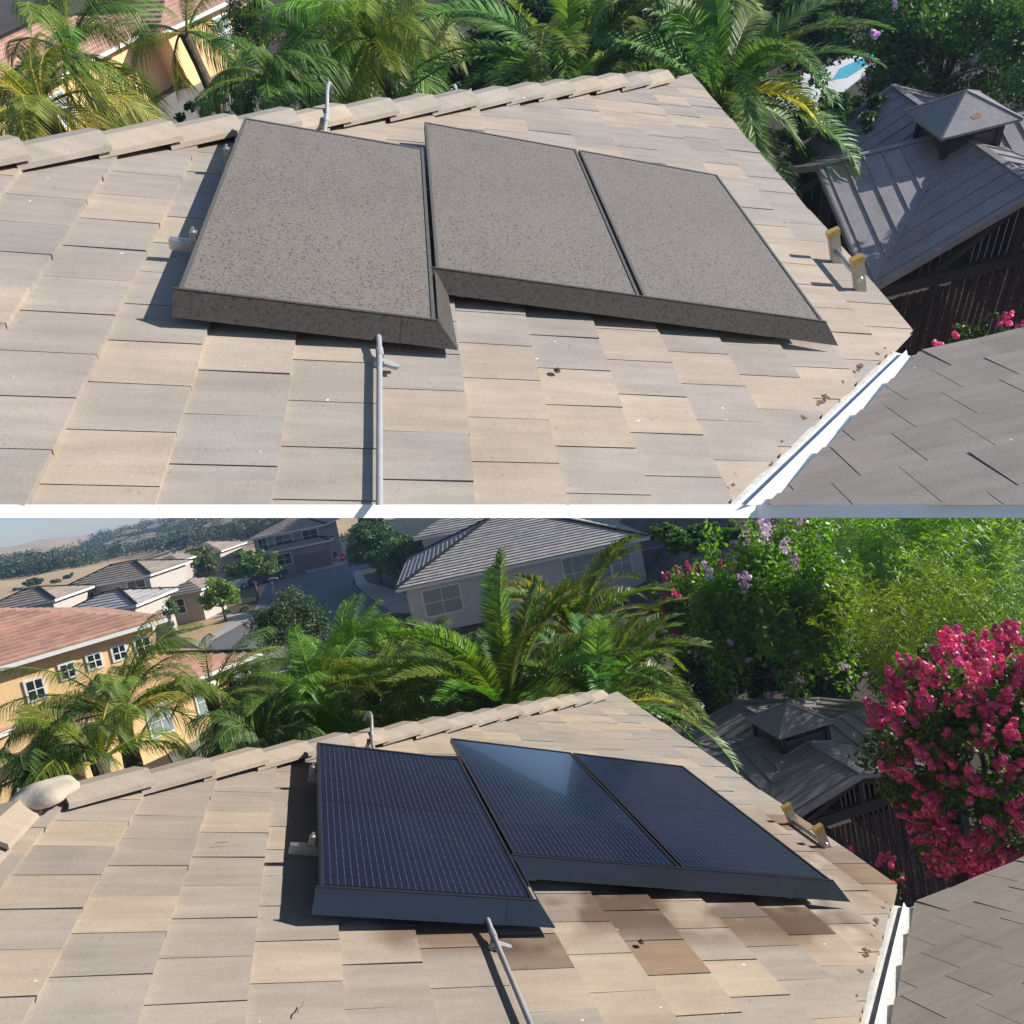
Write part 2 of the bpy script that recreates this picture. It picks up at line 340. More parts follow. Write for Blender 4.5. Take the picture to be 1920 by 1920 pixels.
SC, TC = 3.76, .46        # roof corner where eave meets valley (array coordinates)
RS, RT = -1.52, .86       # ridge / hip junction
def our_house(P, before):
    CUR[0] = P; r = random.Random(11)
    T = M['tile_b'] if before else M['tile_a']
    word = 'dusty' if before else 'clean'
    base = stn(P, 1.5, 3, 0).copy(); base[2] = 0
    h = thing('house', base, 'flat tiled house roof carrying three %s solar panels, %s view' % (word, 'upper' if before else 'lower'), 'house')
    corner = stn(P, SC, TC, -.165); apex = stn(P, RS, RT, -.165); far = stn(P, SC, 5.45, -.165)
    cutpl = []
    if before:
        k = (960-947)/F; no = P.R.T@np.array([0, k, -1.]); cutpl = [(P.c, no)]
    hipd = far-apex; hn = np.cross(hipd, [0,0,1]); hn /= np.linalg.norm(hn)      # horizontal normal of hip line
    if hn@(corner-apex) > 0: hn = -hn
    vn = np.array([1,-1,0])/2**.5
    O = stn(P, 0, 0, -.165)
    mb = MB(); tiles(mb, O, P.a, P.b, P.n, RS, SC, -2.4, 5.6, .353, .2735, -.948, -.032, r)
    if not before:      # tiles still soaked by the rinse water, each one its own stain
        qw = random.Random(31)
        for i in range(0, len(mb.c), 5):
            f = mb.f[i]; m_ = sum(np.array(mb.v[k]) for k in f)/4-P.p0; cs_, ct_ = m_@P.a, m_@P.b
            pr = .8 if (1.05 < cs_ < 3.0 and .04 < ct_ < .42) else (.16 if (1.05 < cs_ < 2.6 and -.2 < ct_ <= .04) else (.45 if (.1 < cs_ < 1.1 and -.28 < ct_ < 0) else (.3 if (3.25 < cs_ and .5 < ct_ < 2.2) else 0)))
            if qw.random() < pr:
                kk_ = qw.uniform(.0, .45); w_ = (.60+kk_*.7, .50+kk_*.9, .42+kk_*1.05)
                for k in range(5): mb.c[i+k] = tuple(x*min(1, y) for x, y in zip(mb.c[i+k], w_))
    part('roof_slope', mb, T, h, cut=[(apex+hn*.02, hn), (corner-vn*.066, vn)]+cutpl)
    mb = MB(); Dw = np.array([0, math.cos(TH), -math.sin(TH)]); X = np.array([1.,0,0]); Nw = np.array([0, math.sin(TH), math.cos(TH)])
    r2 = random.Random(5)
    tiles(mb, corner, Dw, X, Nw, -4.5, 0.0, -4, 5.5, .353, .2735, 0, .11, r2)
    for i, c in enumerate(mb.c): mb.c[i] = tuple(x*.92 for x in GREY) if (i//5) % 4 else tuple(x*.98 for x in GREY)
    part('wing_roof_slope', mb, T, h, cut=[(corner+vn*.058, -vn)]+cutpl)
    # far hip slope and left slope (seen only from the side)
    mb = MB(); D2 = np.array([0, math.cos(TH), -math.sin(TH)])
    tiles(mb, far, D2, -X, np.array([0, math.sin(TH), math.cos(TH)]), -5.2, 0, -.1, 9.8, .353, .2735, 0, 0, r)
    hn2 = -hn; mirror_n = np.array([-hn[0], hn[1], 0]);
    part('far_roof_slope', mb, T, h, cut=[(apex-hn*.02, -hn), (apex, (-1,.0,0))] if False else [(apex-hn*.02, -hn), (apex, np.array([-1,-1,0.])/2**.5*1.0)])
    # deck under the tiles
    mb = MB(); tN = stn(P, RS, -2.4, -.20); vb = corner-np.array([2.5,2.5,0]); vb[2] = corner[2]+2.5*math.tan(TH)
    mb.prism([stn(P, RS, RT, -.2), stn(P, RS, -2.4, -.2), stn(P, SC-2.9, -2.4, -.2), stn(P, SC-.03, TC, -.2), stn(P, SC-.03, 5.4, -.2)], -P.n*.05)
    mb.prism([corner-Nw*.03, vb-Nw*.03, corner+X*5.5+np.array([0,-2.5,2.5*math.tan(TH)])-Nw*.03, corner+X*5.5-Nw*.03], -Nw*.05)
    part('roof_deck', mb, M['deck'], h, cut=cutpl)
    mb = MB(); caps(mb, (apex+P.n*.07+(far-apex)*.03, far+P.n*.07), r)
    part('hip_tiles', mb, T, h, cut=cutpl)
    mb = MB(); rr = stn(P, RS-.02, -2.6, -.115)
    caps(mb, (stn(P, RS-.02, RT-.02, -.115), rr), r, wid=.16, lap=.42, rise=.05)
    part('ridge_tiles', mb, T, h, cut=cutpl)
    # mortar lump
    bm = bmesh.new(); bmesh.ops.create_icosphere(bm, subdivisions=4, radius=1)
    q = random.Random(3)
    for v in bm.verts:
        k = 1+.12*math.sin(5*v.co.x+2)*math.cos(4*v.co.y)+q.uniform(-.02, .02)
        v.co = Vector((v.co.x*.17*k, v.co.y*.16*k, max(v.co.z, -.3)*.068*k))
    mb = MB(); c = stn(P, RS+.11, RT+.06, -.10); mb.add([np.array(v.co)+c for v in bm.verts], [tuple(v.index for v in f.verts) for f in bm.faces]); bm.free()
    part('mortar_cap', mb, M['mortar'], h, smooth=True, cut=cutpl)
    # valley flashing: W-shaped white metal with tile edges bitten off beside it
    vd = vb-corner; Lv = np.linalg.norm(vd); vd /= Lv; side = vn; mb = MB()
    prof = [(-.105, -.012), (-.05, -.006), (-.012, -.008), (0, .026), (.012, -.008), (.05, -.006), (.10, -.012)]
    nseg = 40; vs = []; q = random.Random(2)
    for i in range(nseg+1):
        c = corner+np.array([.03,.03,-.013])+vd*(Lv*1.25*i/nseg)
        for j, (o, z) in enumerate(prof):
            jit = q.uniform(-.006, .006) if j in (0, 6) else 0
            vs.append(c+side*(o+jit)+np.array([0,0,z+.028]))
    fs = [(i*7+j, (i+1)*7+j, (i+1)*7+j+1, i*7+j+1) for i in range(nseg) for j in range(6)]
    mb.add(vs, fs); part('valley_flashing', mb, M['flash'], h, cut=cutpl)
    mb = MB()
    for i in range(26):
        c = corner+vd*(q.random()*Lv)-side*(.10+q.random()*.035)+np.array([0,0,.058]); a = q.random()*6.28; s = q.uniform(.006, .022)
        mb.prism([c+np.array([math.cos(a+t)*s*k, math.sin(a+t)*s, 0]) for t, k in ((0,1),(1.6,1.4),(2.9,.8),(4.4,1.2))], (0,0,.004))
    part('valley_debris', mb, M['dead'], h, cut=cutpl)['kind'] = 'stuff'
    # walls and eave trim
    mb = MB(); e = stn(P, SC, TC, -.3)
    mb.bar(stn(P, SC+.0, TC-.0, -.24), stn(P, SC+.0, 5.45, -.24), .03, .16)
    mb.bar(corner+np.array([0,0,-.08]), corner+X*5.5+np.array([0,0,-.08]), .03, .16)
    part('eave_fascia', mb, M['white'], h, cut=cutpl)
    mb = MB(); x1 = corner[0]-.45; zt = corner[2]-.05; y0, y1 = corner[1]-.4, far[1]-.45; x0 = apex[0]-4.5
    mb.prism([(x0, y0-2.5, 0), (x1, y0-2.5, 0), (x1, y1, 0), (x0, y1, 0)], (0,0,zt)); mb.prism([(x1, y0-2.5, 0), (x1+5.8, y0-2.5, 0), (x1+5.8, y0, 0), (x1, y0, 0)], (0,0,zt-.01))
    part('house_wall', mb, M['stucco_t'], h, cut=cutpl)
    if before:
        # painted board that finishes the cut front edge of the roof
        mb = MB()
        def ed(u, v, mode):
            if mode: 
                rr_ = dray(P, u, v); t = ((corner-P.c)@Nw+.02)/(rr_@Nw); return P.c+rr_*t
            return onroof(P, u, v, -.135)
        # find where main and wing edges meet
        best = min(range(1250, 1450), key=lambda u: np.linalg.norm(ed(u, 946, 0)-ed(u, 946, 1)))
        dn = P.R.T@np.array([0,0,-1.]); bk = P.R.T@np.array([0,1.,0])
        for a, b in (((-80), best, 0), (best, 2010, 1))and [((-80, best), 0), ((best, 2010), 1)]:
            p, q_ = ed(a[0], 946, b), ed(a[1], 946, b); hgt = 25/F
            dp, dq = (P.R@(p-P.c))[1], (P.R@(q_-P.c))[1]
            mb.prism([p, q_, q_+dn*hgt*dq, p+dn*hgt*dp], bk*.02)
        part('front_fascia_board', mb, M['white'], h, label='white painted board along the cut front edge of the roof')
    return h, cutpl

# ------------------------------------------------------------------ solar array
PW, PH, PO, PG = 1.04, 1.94, .462, .02
def solar(P, before, cutpl):
    CUR[0] = P
    where = 'upper' if before else 'lower'
    adj = 'dust covered grey' if before else 'clean dark blue'
    names = ['leftmost, beside the silver rail ends', 'middle one of the three', 'rightmost, beside the ladder']
    gl = M['glass_b'] if before else M['glass_a']; fr = M['frame_b'] if before else M['black']
    for i, (s0, t0) in enumerate(((0, 0), (PW+PG, PO), (2*(PW+PG), PO))):
        o = thing('solar_panel', stn(P, s0+PW/2, t0+PH/2, -.02), '%s solar panel on the %s roof, %s' % (adj, where, names[i]), 'solar panel', 'solar panels on the %s roof' % where)
        mb = MB(); w = .016
        for a, b in (((s0+w/2, t0), (s0+w/2, t0+PH)), ((s0+PW-w/2, t0), (s0+PW-w/2, t0+PH))): mb.bar(stn(P, *a, -.016), stn(P, *b, -.016), w, .036, P.n)
        for a, b in (((s0+w, t0+w/2), (s0+PW-w, t0+w/2)), ((s0+w, t0+PH-w/2), (s0+PW-w, t0+PH-w/2))): mb.bar(stn(P, *a, -.0165), stn(P, *b, -.0165), w, .036, P.n)
        part('panel_frame', mb, fr, o)
        mb = MB(); mb.prism([stn(P, s0+w, t0+w, -.003), stn(P, s0+PW-w, t0+w, -.003), stn(P, s0+PW-w, t0+PH-w, -.003), stn(P, s0+w, t0+PH-w, -.003)], -P.n*.006)
        g = part('glass_face', mb, gl, o); bs = BASE[o.name]
        set_uv(g, lambda c, bs=bs, s0=s0, t0=t0: (float((c+bs-P.p0)@P.a)-s0-PW/2, float((c+bs-P.p0)@P.b)-t0-PH/2+.47+.47))
        mb = MB(); k = .05
        mb.bar(stn(P, s0+PW/2-.08, t0+PH*.75, -.02), stn(P, s0+PW/2+.08, t0+PH*.75, -.02), .1, .02, P.n); part('junction_box', mb, M['black'], o)
    sk = M['skirt_b'] if before else M['skirt_a']
    def skirt(s0, s1, t, side, lab, ext):
        o = thing('array_skirt', stn(P, s0, t, -.05), lab, 'panel skirt', 'black edge skirts on the %s roof' % where)
        tp, bt, hb = -.006, -.060, -.094; jn = s0+(s1-s0)*.86 if ext else s0+.14
        for a, b in ((s0-.02, jn-.001), (jn+.001, s1+.012)):
            ea = 0; eb = ext if b > s1 else 0
            mb = MB(); q = [stn(P, a, t+tp, .002), stn(P, b, t+tp, .002), stn(P, b+eb, t+bt-.004, hb), stn(P, a, t+bt, hb)]
            mb.prism(q, -P.b*-.003); part('skirt_plate', mb, sk, o)
        mb = MB(); mb.bar(stn(P, s0-.02, t+tp+.004, .004), stn(P, s1+.01, t+tp+.004, .004), .010, .005, P.n); part('skirt_lip', mb, sk, o)
        if side:
            mb = MB(); mb.prism([stn(P, s1+.012, t-.006, .002), stn(P, s1+.012, side, .002), stn(P, s1+.085, side, hb), stn(P, s1+.012+ext, t+bt, hb)], P.a*.003)
            part('side_plate', mb, sk, o)
        return o
    skirt(0, PW, 0, PO-.02, '%s skirt plate along the lower end of the leftmost panel, %s roof' % ('dusty black' if before else 'clean blue-black', where), .095)
    skirt(PW+PG, 3*PW+2*PG, PO, None, '%s long skirt below the middle and right panels, %s roof' % ('dusty black' if before else 'clean blue-black', where), .10)
    for t, e in ((.50, .135), (1.47, .045)):
        lab = 'silver rail end sticking out left of the %s panel, %s' % ('dusty' if before else 'clean', 'nearer and longer one' if e > .1 else 'farther and shorter one')
        o = thing('mounting_rail', stn(P, -e, t, -.08), lab, 'mounting rail', 'mounting rails under the %s panels' % where)
        mb = MB(); a, b = -e, 3.1
        for nn, ww, hh in ((-.092, .036, .006), (-.052, .036, .006)): mb.bar(stn(P, a, t, nn), stn(P, b, t, nn), ww, hh, P.n)
        mb.bar(stn(P, a, t, -.072), stn(P, b, t, -.072), .012, .036, P.n); mb.bar(stn(P, a, t-.016, -.072), stn(P, b, t-.016, -.072), .004, .036, P.n)
        part('rail_bar', mb, M['alu'], o)
        mb = MB(); mb.bar(stn(P, -.03, t, -.045), stn(P, -.03, t, .0), .03, .03, P.b); mb.tube([stn(P, -.03, t, 0), stn(P, -.03, t, .018)], .007, 8); part('end_clamp', mb, M['alu'], o)
        for s in (.25, 1.2, 2.2, 2.9):
            mb = MB(); mb.bar(stn(P, s, t, -.14), stn(P, s, t, -.09), .05, .05, P.a); part('roof_hook', mb, M['galv'], o)
    # conduit below the left panel
    o = thing('conduit_pipe', stn(P, .82, -.1, -.1), 'thin grey conduit running down the tiles from the leftmost panel, %s roof' % where, 'pipe')
    mb = MB(); path = [stn(P, .80, .10, -.10), stn(P, .80, .02, -.085), stn(P, .802, -.03, -.078), stn(P, .806, -.08, -.085), stn(P, .81, -.14, -.095)]+[stn(P, .81+.004*k, -.14-.3*k, -.097) for k in range(1, 6)]
    mb.tube(path, .0125, 12); part('pipe_run', mb, M['pipe'], o, cut=cutpl, smooth=True)
    mb = MB(); mb.tube([stn(P, .8085, -.12, -.093), stn(P, .8125, -.17, -.097)], .0165, 12); part('pipe_coupling', mb, M['pipe'], o)
    mb = MB(); mb.box(stn(P, .845, -.19, -.122), (P.a, P.b, P.n), (.05, .012, .003)); mb.box(stn(P, .81, -.19, -.115), (P.a, P.b, P.n), (.02, .012, .016))
    mb.prism([stn(P, .83, -.17, -.12), stn(P, .885, -.20, -.12), stn(P, .885, -.225, -.12), stn(P, .83, -.21, -.12)], P.n*.016)
    part('pipe_bracket', mb, M['galv'], o)
    # conduit crossing the hip
    o = thing('conduit_pipe', stn(P, .44, 2.5, -.1), 'short grey conduit bent up over the hip tiles behind the panels, %s roof' % where, 'pipe')
    mb = MB(); mb.tube([stn(P, .44, 1.9, -.09), stn(P, .44, 2.3, -.085), stn(P, .44, 2.42, -.07), stn(P, .435, 2.49, -.02), stn(P, .43, 2.55, .02), stn(P, .43, 2.62, .035), stn(P, .43, 2.75, .02), stn(P, .43, 2.9, -.03), stn(P, .43, 3.0, -.12)], .0125, 12)
    part('pipe_run', mb, M['pipe'], o, smooth=True)
    mb = MB(); mb.tube([stn(P, .44, 2.33, -.082), stn(P, .44, 2.39, -.062)], .017, 12); part('pipe_coupling', mb, M['pipe'], o)
    # nail-like vent stub
    o = thing('roof_stub', stn(P, 1.61, -.08, -.13), 'small dark stub poking through a tile below the long skirt, %s roof' % where, 'roof fitting')
    mb = MB(); mb.tube([stn(P, 1.61, -.08, -.14), stn(P, 1.61, -.08, -.118)], .007, 8); mb.tube([stn(P, 1.61, -.08, -.133), stn(P, 1.61, -.08, -.128)], .016, 10); part('stub_post', mb, M['deck'], o)
    # twig and leaf litter on tiles
    for k, (s, t, a) in enumerate(((-.47, .62, .3), (-.05, -.62, 1.2)) if not before else ((-.10, .62, .3),)):
        o = MB(); c = stn(P, s, t, -.128); u = P.a*math.cos(a)+P.b*math.sin(a); v = np.cross(P.n, u)
        o.tube([c-u*.03, c-u*.01+v*.006, c+u*.012, c+u*.035+v*.004], .0022, 6)
        single('dry_twig', o, M['dead'], c, 'tiny brown twig on the tiles %s, %s roof' % (('left of the leftmost panel', 'near the front edge left of the conduit')[k], where), 'twig')

def ladder(P, before, cutpl=()):
    CUR[0] = P; where = 'upper' if before else 'lower'
    e = stn(P, SC, 1.5, -.15); x = e[0]+.05
    if before: tops = [(1562,438), (1607,488)]
    else: tops = [(1476,1516), (1534,1553)]
    q = []
    for u, v in tops:
        r = dray(P, u, v); q.append(P.c+r*((x-.02)/r[0]))
    zc = (q[0][2]+q[1][2])/2; w = abs(q[0][1]-q[1][1])
    o = thing('ladder', (x+1.6, (q[0][1]+q[1][1])/2, 0), 'worn aluminium ladder with yellow tipped rails leaning on the eave beside the gazebo, %s view' % where, 'ladder')
    d = np.array([1.6, 0, -zc]); d /= np.linalg.norm(d); Lg = zc/abs(d[2]); fw = np.cross([0,1,0], d)
    for t in q:
        p = np.array([x-.02, t[1], zc])
        mb = MB(); mb.box(p+d*Lg/2, ((0,1,0), d, fw), (.014, Lg/2, .036)); mb.box(p+d*Lg/2, ((0,1,0), d, fw), (.019, Lg/2-.002, .026))
        part('rail', mb, M['alu2'], o, cut=cutpl)
        mb = MB(); mb.box(p-d*.004, ((0,1,0), d, fw), (.021, .022, .040)); part('rail_cap', mb, M['yellowcap'], o)
    k = 0; s = .13
    while s < (2.2 if before else Lg-.2):
        mb = MB(); c = np.array([x-.02, 0, zc])+d*s; a = c.copy(); b = c.copy(); a[1] = q[0][1]+.03; b[1] = q[1][1]-.03
        mb.tube([a, b], .017, 12); part('rung', mb, M['alu'], o, smooth=True); s += .305

# ------------------------------------------------------------------ gazebo
def gazebo(P, before, prm):
    CUR[0] = P; where = 'upper' if before else 'lower'
    gx, gy, zr, yaw, k, h, b, kk, e = prm; a = 1.85*k; h *= k; b *= k; kk *= k; e *= k
    E1 = np.array([math.cos(yaw), math.sin(yaw), 0]); E2 = np.array([-E1[1], E1[0], 0]); Z = np.array([0,0,1.]); c = np.array([gx, gy, zr])
    o = thing('gazebo', (gx, gy, 0), 'dark metal roofed cross-gabled gazebo with a small cupola, behind the ladder in the %s view' % where, 'gazebo')
    G = [E1, E2, -E1, -E2]
    for gi in range(4):
        g = G[gi]; mb = MB(); sm = MB(); cm_ = MB()
        for sgn, side in ((1, G[(gi+1)%4]), (-1, G[(gi-1)%4])):
            apex = c+g*a; cor = c+g*a+side*a-Z*h
            n = np.cross(apex-c, cor-c); n /= np.linalg.norm(n); n = n if n[2] > 0 else -n
            mb.prism([c, apex, cor], -n*.02); cm_.prism([c-n*.023, apex-n*.023, cor-n*.023], -n*.012)
            mb.bar(apex-n*.03, cor-n*.03, .05, .09, n)
            m_ = 7
            for i in range(1, m_+1):
                f = i/(m_+.35); p = c+g*a*f; q = p+side*a*f-Z*h*f
                sm.bar(p+n*.008, q+n*.008, .022, .03, n)
            sm.bar(c+n*.01, cor+n*.01, .05, .014, n)
            sm.bar(apex+n*.008-g*.02, cor+n*.008-g*.02, .05, .022, n)
        sm.bar(c+Z*.012, c+g*a+Z*.012, .09, .02)
        part('gable_roof', mb, M['gaz'], o); part('roof_seams', sm, M['gaz'], o); part('shade_liner', cm_, M['wood'], o)  # dark liner added below each slope stands in for the shade under the roof
    # cupola
    mb = MB(); bb = b*.86; lo = zr-h*.42
    corners = [c+(x*E1+y*E2)*bb for x, y in ((1,1),(-1,1),(-1,-1),(1,-1))]
    for i in range(4):
        p, q = corners[i].copy(), corners[(i+1)%4].copy(); p[2] = q[2] = lo
        top = zr+e*.35; mb.prism([p, q, q+Z*(top-lo), p+Z*(top-lo)], (c-(p+q)/2)*np.array([1,1,0])*.05)
    part('cupola_wall', mb, M['gazd'], o)
    for p in corners:
        mb = MB(); mb.box([p[0], p[1], (lo+zr+e)/2], (E1, E2, Z), (.04, .04, (zr+e-lo)/2)); part('cupola_post', mb, M['wood'], o)
    mb = MB()
    for i in range(4):
        p, q = corners[i].copy(), corners[(i+1)%4].copy()
        for z0, z1 in ((.35, .95), (.95, .35)): mb.bar(p*[1,1,0]+Z*(zr+e*z0), q*[1,1,0]+Z*(zr+e*z1), .02, .02)
    part('cupola_brace', mb, M['wood'], o)
    kc = [c+(x*E1+y*E2)*kk+Z*e for x, y in ((1,1),(-1,1),(-1,-1),(1,-1))]; ap = c+Z*(e+.30*k)
    mb = MB(); mb.add(kc+[ap]+[p-Z*.035 for p in kc], [(0,1,4),(1,2,4),(2,3,4),(3,0,4),(0,5,6,1),(1,6,7,2),(2,7,8,3),(3,8,5,0),(5,8,7,6)])
    for p in kc: mb.bar(p+Z*.004, ap+Z*.004, .035, .012)
    cr = part('cupola_roof', mb, M['gaz'], o)
    mb = MB(); n = np.cross(kc[0]-ap, kc[1]-ap); n /= np.linalg.norm(n); n = n if n[2] > 0 else -n
    cc = (kc[0]+kc[1]+ap)/3; q = random.Random(4); u = (kc[1]-kc[0])/np.linalg.norm(kc[1]-kc[0]); v = np.cross(n, u)
    mb.add([cc+n*.004+(u*math.cos(t*.5)*1.3+v*math.sin(t*.5))*.06*q.uniform(.6, 1.2) for t in range(12)], [tuple(range(12))]); part('rust_patch', mb, M['rust'], cr)
    mb = MB(); mb.tube([ap-Z*.02, ap+Z*.45*k], .008, 6); mb.bar(ap+Z*.22*k-E1*.2*k, ap+Z*.22*k+E1*.2*k, .012, .03); mb.bar(ap+Z*.17*k-E2*.13*k, ap+Z*.17*k+E2*.13*k, .01, .012)
    mb.prism([ap+Z*.22*k+E1*.2*k+Z*.05, ap+Z*.22*k+E1*.2*k-Z*.05, ap+Z*.22*k+E1*.3*k], E2*.006); part('weathervane', mb, M['gazd'], o)
    # posts, beams, braces
    ins = a*.93; ze = zr-h-.10
    pc = [c*[1,1,0]+(x*E1+y*E2)*ins for x, y in ((1,1),(-1,1),(-1,-1),(1,-1))]
    for p in pc:
        mb = MB(); mb.box(p+Z*(ze/2), (E1, E2, Z), (.075, .075, ze/2)); part('post', mb, M['wood'], o)
    for i in range(4):
        p, q = pc[i], pc[(i+1)%4]; d = (q-p)/np.linalg.norm(q-p)
        mb = MB(); mb.bar(p+Z*(ze-.08), q+Z*(ze-.08), .09, .18)
        mid = (p+q)/2; mb.bar(mid+Z*(ze-.02), mid+Z*(zr-.08), .09, .09, d)
        for s in (-1, 1):
            mb.bar(mid+d*s*a*.55+Z*(ze), mid+Z*(zr-.16), .06, .09)
            pp = [(p if s < 0 else q)-d*s*.05+Z*(ze-1.0)]
            ce = (p if s < 0 else q)
            arc = [ce-d*s*(.9*math.sin(t))+Z*(ze-.98+.9*(1-math.cos(t))) for t in np.linspace(0, math.pi/2, 9)]
            for x, y in zip(arc[:-1], arc[1:]): mb.bar(x, y, .06, .12, np.cross(d, Z))
        part('beam', mb, M['wood'], o)
    for g, sd_ in ((-E1, E2), (-E2, E1)):       # far gables closed with added dark sheets as interior shade, dark drapes below
        mb = MB(); m0 = c+g*ins*.96; mb.prism([m0+sd_*ins*.96-Z*(h+.02), m0-sd_*ins*.96-Z*(h+.02), m0-Z*.09], g*.02); part('gable_shade_sheet', mb, M['wood'], o)
        mb = MB(); n_ = int(2*ins*.94/.09)
        for j in range(n_):
            p = m0*[1,1,0]+g*.02*(j % 2)+sd_*ins*.94*(2*j/n_-1); w = .8+.3*((j*7) % 5)/5; mb.bar(p+Z*.3, p+Z*(ze-.1), .092, .01, g, col=(w, w, w))
        part('drape', mb, M['curtain'], o)
    # hanging slatted screens with light strings on the two sides towards the camera
    q = random.Random(9)
    for i, (g, f0, f1) in enumerate(((E2, -.98, .80), (E1, -.85, .2))):
        side = E1 if g is E2 else E2; mb = MB(); ls = MB(); n = int((f1-f0)*ins/.05)
        for j in range(n):
            x = f0+(f1-f0)*j/n; p = c*[1,1,0]+g*(ins-.14+.02*(j % 2))+side*ins*x
            w = q.uniform(.7, 1.2); mb.bar(p+Z*.4, p+Z*(ze-.35), (.050), .008, g, col=(w, w*.95, w*.93))
            if j % 4 == 0:
                z = ze-.25; ls.bar(p+g*.03+Z*.5, p+g*.03+Z*z, .0018, .0018, g)
                while z > .6: ls.box(p+g*.03+Z*z, (E1, E2, Z), (.005, .005, .008)); z -= q.uniform(.2, .4)
        part('hanging_screen', mb, M['curtain'], o); part('light_strings', ls, M['bulbs'], o)
    mb = MB(); mb.box([gx, gy, .06], (E1, E2, Z), (a*1.05, a*1.05, .06)); part('floor_slab', mb, M['soil'], o)

# ------------------------------------------------------------------ vegetation
def rv(r): 
    a = r.random()*6.283; z = r.uniform(-1, 1); s = math.sqrt(1-z*z); return np.array([s*math.cos(a), s*math.sin(a), z])
def frond(mb, stem, base, az, el, L, bend, n, ll, lw, r, hang=.0, vee=.5, tint=(1,1,1), twist=0, side=0.):
    p = np.array(base, float); h = np.array([math.cos(az), math.sin(az), 0]); Z = np.array([0,0,1.]); X = np.array([-h[1], h[0], 0])
    pts = [p.copy()]; ds = []; ang = el; step = L/n
    for i in range(n):
        ang = el-bend*(i/n)**1.4; d = h*math.cos(ang)+Z*math.sin(ang)+X*side*(i/n); d /= np.linalg.norm(d); p = p+d*step; pts.append(p.copy()); ds.append(d)
    stem.tube(pts[::max(1, n//7)]+[pts[-1]], [.022*(1-.8*k/8) for k in range(len(pts[::max(1, n//7)])+1)], 5, col=tuple(x*y for x, y in zip(tint, (1.9, 1.35, 1.2))), caps=False)
    vs = []; fs = []; cs = []
    for i in range(int(n*.12), n):
        f = i/n; d = ds[i]; x = np.cross(d, Z); x /= np.linalg.norm(x)+1e-9; nn = np.cross(x, d)
        x, nn = x*math.cos(twist)+nn*math.sin(twist), nn*math.cos(twist)-x*math.sin(twist)
        env = min(1, .35+2.4*(f-.12))*(1-.55*max(0, f-.55)/.45)
        for s in (-1, 1):
            l = ll*env*r.uniform(.85, 1.1); fwd = .55+.7*f+r.uniform(-.12, .12)
            dir_ = x*s+d*fwd+nn*(vee+r.uniform(-.15, .15)); dir_ /= np.linalg.norm(dir_)
            q0 = pts[i]+d*r.uniform(0, step); q1 = q0+dir_*l*.5-Z*hang*l*.12; q2 = q0+dir_*l*.92-Z*hang*l*.62
            wd = np.cross(dir_, nn+x*r.uniform(-.6, .6)); wd /= np.linalg.norm(wd)+1e-9; w = lw*r.uniform(.8, 1.2)
            k = len(vs); vs += [q0-wd*w*.4, q0+wd*w*.4, q1-wd*w*.5, q1+wd*w*.5, q2]
            fs += [(k, k+1, k+3, k+2), (k+2, k+3, k+4)]; j = r.uniform(.65, 1.3); c = (tint[0]*j, tint[1]*j, tint[2]*j); cs += [c, c]
    k = len(mb.v); mb.v += [tuple(map(float, q)) for q in vs]; mb.f += [tuple(i+k for i in q) for q in fs]; mb.c += cs
def palm(P, centre, label, fronds, L, ll, lw, hang, vee, mat, seed, bend=(.9, 1.7), el=(-.3, 1.4), tint=lambda r: (1,1,1), n=70, name='date_palm', azr=(0, 6.283), trunk_r=.2, group=None, extra=(), cat='palm tree'):
    CUR[0] = P; r = random.Random(seed); base = np.array([centre[0], centre[1], 0.]); o = thing(name, base, label, cat, group)
    mb = MB(); st = MB()
    for i in range(fronds):
        a = r.uniform(*azr); e = el[0]+(el[1]-el[0])*(1-((i+.5)/fronds))**.8
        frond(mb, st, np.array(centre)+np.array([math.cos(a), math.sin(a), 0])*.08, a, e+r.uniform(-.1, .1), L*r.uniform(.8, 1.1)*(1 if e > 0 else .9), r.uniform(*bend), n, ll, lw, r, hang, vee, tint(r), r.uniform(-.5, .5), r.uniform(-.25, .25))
    for (a, e, l, bd, t) in extra:
        frond(mb, st, centre, a, e, l, bd, n, ll, lw, r, hang, vee, t, 0)
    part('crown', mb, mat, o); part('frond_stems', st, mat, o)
    mb = MB(); z1 = centre[2]; mb.tube([(centre[0], centre[1], z) for z in np.linspace(0, z1, 14)], [trunk_r*(1.15 if k % 2 else .95) for k in range(14)], 12)
    part('trunk', mb, M['bark'], o); return o
def leaves(mb, centres, radii, per, size, r, tint=(1,1,1), jit=.3, flat=.6):
    vs = []; fs = []; cs = []
    for c, rad in zip(centres, radii):
        cj = r.uniform(1-jit, 1+jit)
        for _ in range(per):
            d = rv(r)*(r.random()**.45); p = c+d*rad; n = rv(r)+np.array([0,0,flat]); n /= np.linalg.norm(n); u = np.cross(n, rv(r)); u /= np.linalg.norm(u)+1e-9; v = np.cross(n, u)
            s = size*r.uniform(.6, 1.3); k = len(vs); vs += [p-u*s, p-v*s*.45, p+u*s, p+v*s*.45]; fs.append((k, k+1, k+2, k+3))
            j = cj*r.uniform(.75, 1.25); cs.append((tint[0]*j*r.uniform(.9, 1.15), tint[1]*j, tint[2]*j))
    k = len(mb.v); mb.v += [tuple(map(float, q)) for q in vs]; mb.f += [tuple(i+k for i in q) for q in fs]; mb.c += cs
